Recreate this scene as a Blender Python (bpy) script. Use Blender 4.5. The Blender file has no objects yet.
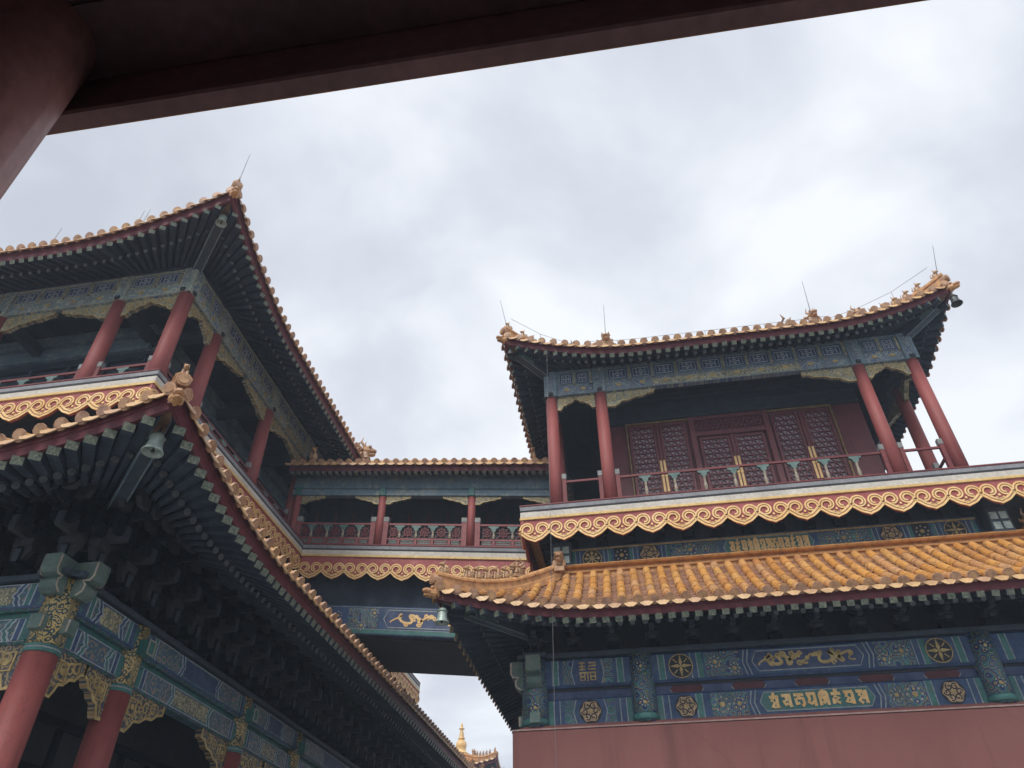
import bpy, math, random
from mathutils import Vector, Matrix
rad = math.radians
rng = random.Random(7)
sc = bpy.context.scene
COL = sc.collection
EYE = Vector((0, 0, 1.6))

# ------------------------------------------------------------------ materials
def new_mat(name):
    m = bpy.data.materials.new(name); m.use_nodes = True
    nt = m.node_tree
    return m, nt, nt.nodes['Principled BSDF']

def N(nt, t, **kw):
    n = nt.nodes.new(t)
    for k, v in kw.items():
        if k in n.inputs.keys(): n.inputs[k].default_value = v
        else: setattr(n, k, v)
    return n

def ramp(nt, fac, stops, interp='LINEAR'):
    r = N(nt, 'ShaderNodeValToRGB'); cr = r.color_ramp; cr.interpolation = interp
    while len(cr.elements) < len(stops): cr.elements.new(0.5)
    for e, (p, c) in zip(cr.elements, stops):
        e.position = p; e.color = (*c, 1)
    nt.links.new(fac, r.inputs[0]); return r.outputs[0]

def paint(name, c1, c2, scale=1.5, rough=0.55, bump=0.15, metal=0.0, fine=14.0, stretch=(1, 1, 1), spec=0.4, island=0.0, dust=None):
    """worn paint: two tones in blotches, small grain, a little bump"""
    m, nt, b = new_mat(name)
    tc = N(nt, 'ShaderNodeTexCoord'); mp = N(nt, 'ShaderNodeMapping')
    mp.inputs['Scale'].default_value = stretch
    nt.links.new(tc.outputs['Object'], mp.inputs[0])
    n1 = N(nt, 'ShaderNodeTexNoise', Scale=scale, Detail=6.0, Roughness=0.65)
    nt.links.new(mp.outputs[0], n1.inputs['Vector'])
    n2 = N(nt, 'ShaderNodeTexNoise', Scale=fine, Detail=4.0)
    nt.links.new(mp.outputs[0], n2.inputs['Vector'])
    col = ramp(nt, n1.outputs[0], [(0.36, c1), (0.66, c2)])
    mx = N(nt, 'ShaderNodeMix', data_type='RGBA', blend_type='MULTIPLY'); mx.inputs[0].default_value = 0.55
    nt.links.new(col, mx.inputs[6])
    g = ramp(nt, n2.outputs[0], [(0.3, (0.62, 0.62, 0.62)), (0.7, (1.12, 1.12, 1.12))])
    nt.links.new(g, mx.inputs[7])
    out = mx.outputs[2]
    if island:
        ge = N(nt, 'ShaderNodeNewGeometry')
        i = ramp(nt, ge.outputs['Random Per Island'], [(0, (1 - island,) * 3), (1, (1 + island,) * 3)])
        m2 = N(nt, 'ShaderNodeMix', data_type='RGBA', blend_type='MULTIPLY'); m2.inputs[0].default_value = 1
        nt.links.new(out, m2.inputs[6]); nt.links.new(i, m2.inputs[7]); out = m2.outputs[2]
    if dust:
        n3 = N(nt, 'ShaderNodeTexNoise', Scale=3.1, Detail=8.0, Roughness=0.75)
        nt.links.new(mp.outputs[0], n3.inputs['Vector'])
        fac = ramp(nt, n3.outputs[0], [(0.52, (0, 0, 0)), (0.72, (1, 1, 1))])
        m3 = N(nt, 'ShaderNodeMix', data_type='RGBA')
        nt.links.new(fac, m3.inputs[0]); nt.links.new(out, m3.inputs[6]); m3.inputs[7].default_value = (*dust, 1)
        out = m3.outputs[2]
    nt.links.new(out, b.inputs['Base Color'])
    b.inputs['Roughness'].default_value = rough; b.inputs['Metallic'].default_value = metal
    b.inputs['Specular IOR Level'].default_value = spec
    if bump:
        bp = N(nt, 'ShaderNodeBump', Strength=bump, Distance=0.02)
        nt.links.new(n2.outputs[0], bp.inputs['Height']); nt.links.new(bp.outputs[0], b.inputs['Normal'])
    return m

def worn(name, c1, c2, pale, dark, rough, wall=False):
    """weathered red coat: blotches, vertical rain streaks, scuffed pale patches and hairline cracks"""
    m, nt, b = new_mat(name); tc = N(nt, 'ShaderNodeTexCoord')
    def noise(sc_, stretch, det=6.0, rg=.65):
        mp = N(nt, 'ShaderNodeMapping'); mp.inputs['Scale'].default_value = stretch; nt.links.new(tc.outputs['Object'], mp.inputs[0])
        n = N(nt, 'ShaderNodeTexNoise', Scale=sc_, Detail=det, Roughness=rg); nt.links.new(mp.outputs[0], n.inputs['Vector']); return n.outputs[0]
    def mix(fac, a, c):
        x = N(nt, 'ShaderNodeMix', data_type='RGBA'); nt.links.new(fac, x.inputs[0]); nt.links.new(a, x.inputs[6]); x.inputs[7].default_value = (*c, 1); return x.outputs[2]
    col = ramp(nt, noise(.7 if wall else 1.6, (1, 1, .6)), [(.35, c1), (.65, c2)])
    st = noise(3.0 if wall else 9.0, (1, 1, .06), 4.0, .6)
    col = mix(ramp(nt, st, [(.54, (0, 0, 0)), (.74, (.75,) * 3)]), col, dark)
    col = mix(ramp(nt, st, [(.22, (.4,) * 3), (.42, (0, 0, 0))]), col, pale)
    col = mix(ramp(nt, noise(2.2 if wall else 6.0, (1, 1, .7), 9.0, .8), [(.62, (0, 0, 0)), (.72, (.5 if wall else .65,) * 3)]), col, pale)
    vo = N(nt, 'ShaderNodeTexVoronoi', Scale=.55 if wall else 2.2, feature='DISTANCE_TO_EDGE'); mp = N(nt, 'ShaderNodeMapping'); mp.inputs['Scale'].default_value = (1, 1, .3 if not wall else .8)
    nz = N(nt, 'ShaderNodeTexNoise', Scale=1.6, Detail=6.0); nt.links.new(tc.outputs['Object'], nz.inputs['Vector'])
    ad = N(nt, 'ShaderNodeMix', data_type='VECTOR'); ad.inputs[0].default_value = .3; nt.links.new(tc.outputs['Object'], ad.inputs[4]); nt.links.new(nz.outputs[1], ad.inputs[5])
    nt.links.new(ad.outputs[1], mp.inputs[0]); nt.links.new(mp.outputs[0], vo.inputs['Vector'])
    col = mix(ramp(nt, vo.outputs['Distance'], [(.0, (.6 if not wall else .35,) * 3), (.006, (0, 0, 0))]), col, dark)
    nt.links.new(col, b.inputs['Base Color']); b.inputs['Roughness'].default_value = rough; b.inputs['Specular IOR Level'].default_value = .3
    bp = N(nt, 'ShaderNodeBump', Strength=.2, Distance=.02); nt.links.new(noise(8, (1, 1, .5)), bp.inputs['Height']); nt.links.new(bp.outputs[0], b.inputs['Normal'])
    return m

def tile_mat(name, cols, rough=0.38, dirt=0.75):
    m, nt, b = new_mat(name)
    ge = N(nt, 'ShaderNodeNewGeometry'); tc = N(nt, 'ShaderNodeTexCoord')
    k = len(cols)
    base = ramp(nt, ge.outputs['Random Per Island'], [((i + .5) / k, c) for i, c in enumerate(cols)])
    n1 = N(nt, 'ShaderNodeTexNoise', Scale=7.0, Detail=8.0, Roughness=0.7)
    nt.links.new(tc.outputs['Object'], n1.inputs['Vector'])
    g = ramp(nt, n1.outputs[0], [(0.33, (0.38, 0.34, 0.34)), (0.56, (1.05, 1.05, 1.05))])
    mx = N(nt, 'ShaderNodeMix', data_type='RGBA', blend_type='MULTIPLY'); mx.inputs[0].default_value = dirt
    nt.links.new(base, mx.inputs[6]); nt.links.new(g, mx.inputs[7])
    nt.links.new(mx.outputs[2], b.inputs['Base Color'])
    rr = ramp(nt, n1.outputs[0], [(0.3, (rough + .3,) * 3), (0.65, (rough,) * 3)])
    nt.links.new(rr, b.inputs['Roughness'])
    bp = N(nt, 'ShaderNodeBump', Strength=0.25, Distance=0.02)
    nt.links.new(n1.outputs[0], bp.inputs['Height']); nt.links.new(bp.outputs[0], b.inputs['Normal'])
    return m

def pattern(name, stops, scale=6.0, rings=3.0, rough=0.5, warp=0.4, feature='F1'):
    """hand-painted / carved pattern: concentric rings round scattered centres, on the facade's own u,v metres"""
    m, nt, b = new_mat(name)
    uv = N(nt, 'ShaderNodeUVMap')
    nz = N(nt, 'ShaderNodeTexNoise', Scale=scale * .8, Detail=3.0)
    nt.links.new(uv.outputs[0], nz.inputs['Vector'])
    mxv = N(nt, 'ShaderNodeMix', data_type='VECTOR'); mxv.inputs[0].default_value = warp * .12
    nt.links.new(uv.outputs[0], mxv.inputs[4]); nt.links.new(nz.outputs[1], mxv.inputs[5])
    vo = N(nt, 'ShaderNodeTexVoronoi', Scale=scale, feature=feature)
    nt.links.new(mxv.outputs[1], vo.inputs['Vector'])
    mu = N(nt, 'ShaderNodeMath', operation='MULTIPLY'); mu.inputs[1].default_value = rings
    nt.links.new(vo.outputs['Distance'], mu.inputs[0])
    fr = N(nt, 'ShaderNodeMath', operation='FRACT'); nt.links.new(mu.outputs[0], fr.inputs[0])
    col = ramp(nt, fr.outputs[0], stops, 'CONSTANT')
    n2 = N(nt, 'ShaderNodeTexNoise', Scale=2.2, Detail=7.0, Roughness=.7)
    tc = N(nt, 'ShaderNodeTexCoord'); nt.links.new(tc.outputs['Object'], n2.inputs['Vector'])
    g = ramp(nt, n2.outputs[0], [(0.3, (0.55, 0.55, 0.6)), (0.68, (1.1, 1.1, 1.1))])
    mx = N(nt, 'ShaderNodeMix', data_type='RGBA', blend_type='MULTIPLY'); mx.inputs[0].default_value = .8
    nt.links.new(col, mx.inputs[6]); nt.links.new(g, mx.inputs[7])
    nt.links.new(mx.outputs[2], b.inputs['Base Color'])
    b.inputs['Roughness'].default_value = rough
    bp = N(nt, 'ShaderNodeBump', Strength=0.3, Distance=0.02)
    nt.links.new(fr.outputs[0], bp.inputs['Height']); nt.links.new(bp.outputs[0], b.inputs['Normal'])
    return m

GOLDC = (0.56, 0.38, 0.12)
M = {}
M['red'] = worn('red_lacquer', (0.225, 0.053, 0.05), (0.28, 0.076, 0.07), (0.30, 0.14, 0.125), (0.13, 0.042, 0.04), 0.6)
M['wallred'] = worn('red_limewash', (0.162, 0.066, 0.061), (0.186, 0.077, 0.071), (0.205, 0.094, 0.086), (0.112, 0.05, 0.047), 0.88, wall=True)
M['redboard'] = paint('red_board', (0.27, 0.058, 0.055), (0.34, 0.085, 0.08), 1.2, 0.6, 0.1, dust=(0.38, 0.15, 0.14))
M['fascia'] = paint('dark_red_eave_board', (0.085, 0.014, 0.022), (0.13, 0.026, 0.033), 1.5, 0.6)
M['darkred'] = paint('dark_red_timber', (0.13, 0.025, 0.028), (0.19, 0.04, 0.04), 1.5, 0.6)
M['doorred'] = paint('shade_darkened_maroon_timber', (0.13, 0.04, 0.045), (0.175, 0.055, 0.06), 1.2, 0.5)  # maroon darkened further: the shade of the door recess is in the colour
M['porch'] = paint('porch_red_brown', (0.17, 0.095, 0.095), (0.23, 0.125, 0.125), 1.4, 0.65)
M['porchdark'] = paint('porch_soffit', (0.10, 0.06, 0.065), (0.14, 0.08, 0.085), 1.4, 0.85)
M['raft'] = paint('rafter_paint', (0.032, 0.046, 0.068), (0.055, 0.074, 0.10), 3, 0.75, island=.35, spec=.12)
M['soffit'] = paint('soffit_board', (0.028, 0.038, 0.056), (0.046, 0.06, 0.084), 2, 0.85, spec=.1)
M['raftend'] = paint('rafter_end_paint', (0.05, 0.085, 0.075), (0.25, 0.265, 0.19), 26, 0.6, fine=40)
M['dotend'] = paint('round_rafter_end_paint', (0.08, 0.10, 0.12), (0.17, 0.19, 0.205), 12, 0.6)
M['blue'] = paint('blue_paint', (0.026, 0.056, 0.13), (0.046, 0.095, 0.205), 3, 0.55, dust=(0.085, 0.13, 0.175))
M['green'] = paint('green_paint', (0.034, 0.13, 0.125), (0.062, 0.20, 0.185), 3, 0.55, dust=(0.1, 0.15, 0.145))
M['bracketdk'] = paint('shade_darkened_paint', (0.006, 0.009, 0.013), (0.012, 0.017, 0.024), 3, 0.85, spec=.08)  # eave shade is put into this near-black bracket and inner-wall colour
M['greydk'] = paint('dark_blue_green_paint', (0.028, 0.042, 0.06), (0.046, 0.066, 0.09), 3, 0.6)
M['slate'] = paint('faded_blue_grey_paint', (0.10, 0.165, 0.22), (0.18, 0.25, 0.29), 2.2, 0.6, dust=(0.33, 0.35, 0.29))
M['railgreen'] = paint('rail_verdigris_paint', (0.075, 0.135, 0.125), (0.13, 0.20, 0.185), 4, 0.6)
M['railcap'] = paint('rail_cap_paint', (0.17, 0.18, 0.18), (0.27, 0.28, 0.27), 4, 0.6)
M['cart'] = paint('oxblood_cartouche', (0.07, 0.018, 0.022), (0.10, 0.025, 0.03), 4, 0.6)
M['porchcol'] = paint('lit_porch_column_paint', (0.34, 0.16, 0.15), (0.42, 0.20, 0.19), 2.4, 0.55, dust=(0.26, 0.11, 0.1))  # lighter than the porch red: daylight on the column is in the colour
M['hornwood'] = paint('worn_brown_timber', (0.16, 0.08, 0.04), (0.26, 0.16, 0.1), 5, 0.7)
M['rosegold'] = paint('rose_gilt_paint', (0.36, 0.25, 0.13), (0.5, 0.36, 0.22), 12, 0.5)
M['balustercream'] = paint('baluster_cream', (0.24, 0.2, 0.15), (0.36, 0.31, 0.24), 9, 0.6)
M['trim'] = paint('dull_gilt_trim', (0.2, 0.13, 0.06), (0.34, 0.24, 0.11), 6, 0.55)
M['coping'] = paint('worn_pinkish_coping', (0.26, 0.165, 0.15), (0.36, 0.25, 0.225), 5, 0.8)
M['railred'] = paint('faded_rail_red', (0.20, 0.056, 0.058), (0.26, 0.078, 0.078), 2.5, 0.6)
M['beamhead'] = paint('muted_green_paint', (0.075, 0.13, 0.12), (0.13, 0.19, 0.165), 3, 0.6, dust=(0.2, 0.2, 0.16))
M['paleline'] = paint('pale_blue_line_paint', (0.27, 0.33, 0.4), (0.4, 0.45, 0.48), 5, 0.6)
M['fretblue'] = paint('fret_panel_blue', (0.035, 0.055, 0.13), (0.07, 0.10, 0.19), 3, 0.6)
M['line'] = paint('pale_line_paint', (0.2, 0.25, 0.28), (0.32, 0.36, 0.36), 5, 0.6)
M['white'] = paint('white_moulding', (0.46, 0.435, 0.385), (0.57, 0.545, 0.49), 1.2, 0.65, dust=(0.42, 0.40, 0.36))
M['grey'] = paint('grey_moulding', (0.17, 0.18, 0.2), (0.25, 0.26, 0.28), 1.2, 0.7)
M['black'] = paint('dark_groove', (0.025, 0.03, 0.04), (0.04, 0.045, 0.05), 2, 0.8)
M['ochre'] = paint('ochre_line', (0.60, 0.40, 0.15), (0.68, 0.5, 0.22), 2, 0.6)
M['gold'] = paint('gold_relief', (0.72, 0.45, 0.17), (0.84, 0.60, 0.29), 2.4, 0.5, 0.1, metal=0.05)
M['goldline'] = paint('brown_groove', (0.20, 0.075, 0.03), (0.27, 0.11, 0.05), 3, 0.7)
M['golddim'] = paint('aged_gold_paint', (0.34, 0.25, 0.10), (0.55, 0.42, 0.18), 6, 0.5, 0.2, metal=0.1)
M['cream'] = paint('cream_paint', (0.36, 0.31, 0.25), (0.5, 0.44, 0.36), 3, 0.6)
M['paper'] = paint('window_paper', (0.34, 0.31, 0.34), (0.46, 0.42, 0.45), 1.3, 0.9, 0)
M['bronze'] = paint('verdigris_bronze', (0.24, 0.31, 0.285), (0.42, 0.5, 0.46), 6, 0.5, 0.2, metal=.25)
M['bronzedk'] = paint('dark_bronze', (0.04, 0.045, 0.045), (0.09, 0.1, 0.1), 6, 0.5, 0.2, metal=.4)
M['wire'] = paint('steel_wire', (0.2, 0.2, 0.21), (0.28, 0.28, 0.29), 6, 0.5, 0, metal=.6)
M['stone'] = paint('grey_stone', (0.27, 0.265, 0.25), (0.36, 0.35, 0.33), 0.8, 0.85, 0.3)
M['tile'] = tile_mat('yellow_glazed_tile', [(0.48, 0.215, 0.05), (0.57, 0.285, 0.07), (0.51, 0.24, 0.06), (0.60, 0.32, 0.10), (0.47, 0.235, 0.10), (0.55, 0.265, 0.055), (0.50, 0.28, 0.13), (0.42, 0.185, 0.05), (0.53, 0.285, 0.085)])
M['pan'] = tile_mat('brown_glazed_pan_tile', [(0.22, 0.10, 0.05), (0.29, 0.14, 0.065), (0.25, 0.12, 0.08), (0.33, 0.165, 0.07)])
M['drip'] = tile_mat('pale_drip_tile', [(0.48, 0.29, 0.13), (0.58, 0.39, 0.2), (0.44, 0.26, 0.15), (0.54, 0.34, 0.15)], dirt=.7)
M['disc'] = tile_mat('weathered_end_tile', [(0.40, 0.225, 0.12), (0.47, 0.28, 0.17), (0.36, 0.21, 0.145), (0.48, 0.28, 0.13)], dirt=.8)
M['hiptile'] = tile_mat('weathered_ridge_tile', [(0.44, 0.21, 0.08), (0.52, 0.27, 0.10), (0.46, 0.24, 0.11)], dirt=.9)
M['beast'] = tile_mat('glazed_ridge_ornament', [(0.38, 0.22, 0.11), (0.46, 0.28, 0.14), (0.42, 0.27, 0.17)], dirt=.9)
B0, B1, G0, G1 = (0.02, 0.042, 0.12), (0.042, 0.10, 0.24), (0.034, 0.13, 0.13), (0.07, 0.23, 0.20)
LN = (0.17, 0.22, 0.25)
M['flora'] = pattern('painted_rosettes', [(0, B0), (.3, B1), (.46, LN), (.52, G1), (.68, G0), (.86, B0), (.91, GOLDC)], 6.0, 3.4)
M['flora2'] = pattern('painted_green_scrolls', [(0, G0), (.35, G1), (.5, LN), (.56, B1), (.8, (0.2, 0.12, 0.11)), (.9, G0)], 5.5, 3.0)
M['faded'] = pattern('faded_painted_panels', [(0, (0.125, 0.175, 0.235)), (.36, (0.18, 0.25, 0.26)), (.52, (0.34, 0.35, 0.29)), (.62, (0.085, 0.13, 0.22)), (.9, (0.30, 0.29, 0.2))], 4.5, 2.2)
M['roseflora'] = pattern('faded_rose_and_teal_flowers', [(0, (0.08, 0.16, 0.17)), (.3, (0.26, 0.19, 0.17)), (.5, (0.34, 0.29, 0.25)), (.58, (0.06, 0.14, 0.16)), (.85, (0.07, 0.1, 0.22))], 6.5, 2.6)
M['fadedpale'] = pattern('lit_pale_faded_panels', [(0, (0.18, 0.26, 0.28)), (.34, (0.3, 0.36, 0.32)), (.55, (0.46, 0.45, 0.33)), (.72, (0.10, 0.2, 0.34)), (.9, (0.42, 0.38, 0.22))], 4.0, 2.0)  # paler copy of the faded panels, the lit frieze's brightness in its colour
M['postpale'] = paint('pale_sage_paint', (0.24, 0.29, 0.27), (0.36, 0.39, 0.33), 2.4, 0.6, dust=(0.42, 0.4, 0.3))
M['carved'] = pattern('carved_gilt_scrolls', [(0, (0.05, 0.06, 0.075)), (.4, (0.30, 0.21, 0.09)), (.66, (0.42, 0.31, 0.15)), (.82, (0.06, 0.09, 0.12))], 8.5, 2.6, warp=.9)
M['carved2'] = pattern('carved_pale_scrolls', [(0, (0.16, 0.17, 0.12)), (.3, (0.34, 0.31, 0.19)), (.62, (0.46, 0.42, 0.27)), (.88, (0.12, 0.17, 0.18))], 8.5, 2.4, warp=.9)
M['capital'] = pattern('gilt_capital_flowers', [(0, (0.02, 0.05, 0.06)), (.32, (0.5, 0.36, 0.12)), (.66, (0.62, 0.48, 0.22)), (.8, (0.03, 0.09, 0.09))], 13, 2.2, warp=.9)

# ------------------------------------------------------------------ mesh helpers
class Fr:
    """facade frame: u along the facade, v up, n out of it"""
    def __init__(s, O, U, Nn, V=(0, 0, 1)):
        s.O = Vector(O); s.U = Vector(U); s.N = Vector(Nn); s.V = Vector(V)
    def p(s, u, v, n=0.0): return s.O + s.U * u + s.V * v + s.N * n
    def at(s, u=0, v=0, n=0): return Fr(s.p(u, v, n), s.U, s.N, s.V)
W = Fr((0, 0, 0), (1, 0, 0), (0, -1, 0))
BASE = {}

class MB:
    def __init__(s): s.v = []; s.uv = []; s.f = []; s.m = []; s.mi = 0
    def raw(s, pts, faces, uvs=None):
        b = len(s.v); s.v += [tuple(p) for p in pts]
        s.uv += uvs if uvs else [(p[0] + p[1], p[2]) for p in pts]
        for f in faces: s.f.append(tuple(b + i for i in f)); s.m.append(s.mi)
        return s
    def add(s, F, pts, faces):
        return s.raw([F.p(*q) for q in pts], faces, [(q[0], q[1]) for q in pts])
    def box(s, F, u0, u1, v0, v1, n0, n1):
        return s.add(F, [(u0, v0, n0), (u1, v0, n0), (u1, v1, n0), (u0, v1, n0), (u0, v0, n1), (u1, v0, n1), (u1, v1, n1), (u0, v1, n1)],
              [(0, 3, 2, 1), (4, 5, 6, 7), (0, 1, 5, 4), (1, 2, 6, 5), (2, 3, 7, 6), (3, 0, 4, 7)])
    def bbox(s, F, u0, u1, v0, v1, n0, n1, c=.012):
        """box with its front edges chamfered"""
        return s.add(F, [(u0, v0, n0), (u1, v0, n0), (u1, v1, n0), (u0, v1, n0), (u0, v0, n1 - c), (u1, v0, n1 - c), (u1, v1, n1 - c), (u0, v1, n1 - c),
              (u0 + c, v0 + c, n1), (u1 - c, v0 + c, n1), (u1 - c, v1 - c, n1), (u0 + c, v1 - c, n1)],
              [(0, 3, 2, 1), (8, 9, 10, 11), (0, 1, 5, 4), (1, 2, 6, 5), (2, 3, 7, 6), (3, 0, 4, 7), (4, 5, 9, 8), (5, 6, 10, 9), (6, 7, 11, 10), (7, 4, 8, 11)])
    def poly(s, F, pts, n0, n1):
        k = len(pts)
        return s.add(F, [(a, b, n0) for a, b in pts] + [(a, b, n1) for a, b in pts],
              [tuple(range(k))[::-1], tuple(range(k, 2 * k))] + [(i, (i + 1) % k, k + (i + 1) % k, k + i) for i in range(k)])
    def ribbon(s, F, path, w, n0, n1, closed=False):
        k = len(path); P = []
        for i, (x, y) in enumerate(path):
            a = path[(i - 1) % k] if (closed or i) else path[0]
            b = path[(i + 1) % k] if (closed or i < k - 1) else path[-1]
            dx, dy = b[0] - a[0], b[1] - a[1]; l = math.hypot(dx, dy) or 1
            ww = (w[i] if isinstance(w, (list, tuple)) else w) / 2
            P.append((x - dy / l * ww, y + dx / l * ww)); P.append((x + dy / l * ww, y - dx / l * ww))
        pts = [(a, b, n1) for a, b in P] + [(a, b, n0) for a, b in P]; o = len(P); fs = []
        for i in range(k if closed else k - 1):
            j = (i + 1) % k
            fs += [(2 * i, 2 * i + 1, 2 * j + 1, 2 * j), (2 * i, 2 * j, o + 2 * j, o + 2 * i), (2 * i + 1, o + 2 * i + 1, o + 2 * j + 1, 2 * j + 1)]
        return s.add(F, pts, fs)
    def disc(s, F, u, v, r, n0, n1, k=16, ry=None):
        ry = ry or r
        return s.poly(F, [(u + r * math.cos(6.28319 * i / k), v + ry * math.sin(6.28319 * i / k)) for i in range(k)], n0, n1)
    def bar(s, A, B, w, h, endm=None, up=(0, 0, 1)):
        A = Vector(A); B = Vector(B); d = (B - A).normalized(); x = d.cross(Vector(up)).normalized(); y = x.cross(d)
        pts = [P + x * (a * w / 2) + y * (b * h / 2) for P in (A, B) for a, b in ((-1, -1), (1, -1), (1, 1), (-1, 1))]
        s.raw(pts, [(0, 3, 2, 1), (0, 1, 5, 4), (1, 2, 6, 5), (2, 3, 7, 6), (3, 0, 4, 7)])
        m = s.mi
        if endm is not None: s.mi = endm
        b = len(s.v) - 8; s.f.append((b + 4, b + 5, b + 6, b + 7)); s.m.append(s.mi); s.mi = m
        return s
    def tube(s, path, r, k=8, endm=None):
        path = [Vector(p) for p in path]; n = len(path); pts = []
        for i, p in enumerate(path):
            d = (path[min(i + 1, n - 1)] - path[max(i - 1, 0)]).normalized()
            ref = Vector((0, 0, 1)) if abs(d.z) < .95 else Vector((1, 0, 0))
            x = d.cross(ref).normalized(); y = x.cross(d); rr = r[i] if isinstance(r, (list, tuple)) else r
            pts += [p + x * (rr * math.cos(6.28319 * j / k)) + y * (rr * math.sin(6.28319 * j / k)) for j in range(k)]
        fs = [(i * k + j, i * k + (j + 1) % k, (i + 1) * k + (j + 1) % k, (i + 1) * k + j) for i in range(n - 1) for j in range(k)]
        fs.append(tuple(range(k))[::-1]); L = 0
        for i in range(1, n): pass
        s.raw(pts, fs, [(6.28319 * (j % k) / k * (r if not isinstance(r, (list, tuple)) else r[0]), pts[j].z) for j in range(n * k)])
        m = s.mi
        if endm is not None: s.mi = endm
        b = len(s.v) - k; s.f.append(tuple(range(b, b + k))); s.m.append(s.mi); s.mi = m
        return s
    def lathe(s, c, prof, k=16):
        c = Vector(c); pts = [c + Vector((r * math.cos(6.28319 * j / k), r * math.sin(6.28319 * j / k), z)) for r, z in prof for j in range(k)]
        n = len(prof)
        fs = [(i * k + j, i * k + (j + 1) % k, (i + 1) * k + (j + 1) % k, (i + 1) * k + j) for i in range(n - 1) for j in range(k)]
        fs += [tuple(range(k))[::-1], tuple(range((n - 1) * k, n * k))]
        uv = [(6.28319 * j / k * max(r, .05), z) for r, z in prof for j in range(k)]
        return s.raw(pts, fs, uv)
    def blob(s, c, r, mtx=None, k=8, m=5):
        c = Vector(c); r = (r, r, r) if not isinstance(r, (tuple, list)) else r
        pts = []
        for i in range(m + 1):
            a = math.pi * i / m
            for j in range(k):
                b = 6.28319 * j / k
                q = Vector((r[0] * math.sin(a) * math.cos(b), r[1] * math.sin(a) * math.sin(b), r[2] * math.cos(a)))
                pts.append(c + (mtx @ q if mtx else q))
        return s.raw(pts, [(i * k + j, (i + 1) * k + j, (i + 1) * k + (j + 1) % k, i * k + (j + 1) % k) for i in range(m) for j in range(k)])
    def build(s, name, mats, parent=None, smooth=False, base=None):
        if not s.v: return None
        me = bpy.data.meshes.new(name)
        if base is None: base = BASE.get(parent.name, Vector()) if parent else Vector()
        me.from_pydata([(x - base.x, y - base.y, z - base.z) for x, y, z in s.v], [], s.f)
        mats = mats if isinstance(mats, (list, tuple)) else [mats]
        for m in mats: me.materials.append(M[m] if isinstance(m, str) else m)
        me.polygons.foreach_set('material_index', [min(i, len(mats) - 1) for i in s.m])
        if smooth: me.polygons.foreach_set('use_smooth', [len(f) == 4 for f in s.f])
        ul = me.uv_layers.new(name='UVMap')
        li = [0] * len(me.loops); me.loops.foreach_get('vertex_index', li)
        ul.data.foreach_set('uv', [c for i in li for c in s.uv[i]])
        me.update()
        o = bpy.data.objects.new(name, me); COL.objects.link(o)
        if parent: o.parent = parent; BASE[o.name] = base
        else: o.location = base
        return o

def thing(name, label, cat, loc, group=None):
    o = bpy.data.objects.new(name, None); o.empty_display_size = .2; COL.objects.link(o)
    o.location = loc; o['label'] = label; o['category'] = cat
    if group: o['group'] = group
    BASE[o.name] = Vector(loc); return o

def inst(mesh_obj_data, name, parent, loc, rz=0, scale=1):
    o = bpy.data.objects.new(name, mesh_obj_data); COL.objects.link(o)
    o.parent = parent; o.location = Vector(loc) - BASE[parent.name]; o.rotation_euler = (0, 0, rz); o.scale = (scale,) * 3
    return o

# ------------------------------------------------------------------ shared small meshes
def beast_mesh():
    b = MB()
    b.blob((0, 0, .1), (.075, .1, .1)); b.blob((0, .02, .17), (.06, .07, .09)); b.blob((0, -.06, .29), (.055, .075, .06))
    b.blob((0, -.13, .27), (.03, .045, .03)); b.tube([(-.03, -.03, .33), (-.045, 0, .41)], [.018, .006], 5); b.tube([(.03, -.03, .33), (.045, 0, .41)], [.018, .006], 5)
    b.tube([(-.04, -.08, .2), (-.04, -.1, .02)], .025, 5); b.tube([(.04, -.08, .2), (.04, -.1, .02)], .025, 5)
    b.tube([(0, .09, .08), (0, .14, .18), (0, .11, .3)], [.03, .025, .01], 5)
    o = b.build('ridge_beast_source', 'beast'); me = o.data; bpy.data.objects.remove(o); return me

def dragon_mesh(h=1.0):
    """upright horned ridge dragon, facing -y"""
    b = MB()
    b.box(W, -.13, .13, 0, .12, -.22, .2)
    b.blob((0, .02, .26), (.13, .2, .2)); b.blob((0, -.1, .42), (.13, .17, .14)); b.blob((0, -.25, .38), (.09, .11, .07)); b.blob((0, -.24, .28), (.075, .1, .04))
    for sx in (-1, 1):
        b.blob((sx * .08, -.2, .48), .045); b.tube([(sx * .07, -.06, .5), (sx * .12, .04, .64), (sx * .1, .0, .78)], [.045, .03, .008], 6)
        b.tube([(sx * .11, .0, .4), (sx * .19, .1, .5), (sx * .17, .16, .6)], [.06, .035, .01], 6)
        b.tube([(sx * .12, -.15, .12), (sx * .12, -.1, .3)], [.06, .05], 6)
    b.tube([(0, .15, .3), (0, .27, .45), (0, .22, .62), (0, .12, .7)], [.1, .08, .06, .02], 6)
    for i in range(5): b.blob((0, .1 + .05 * i, .4 - .05 * i), (.02, .05, .06))
    o = b.build('ridge_dragon_source', 'beast'); me = o.data; bpy.data.objects.remove(o); return me

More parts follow.
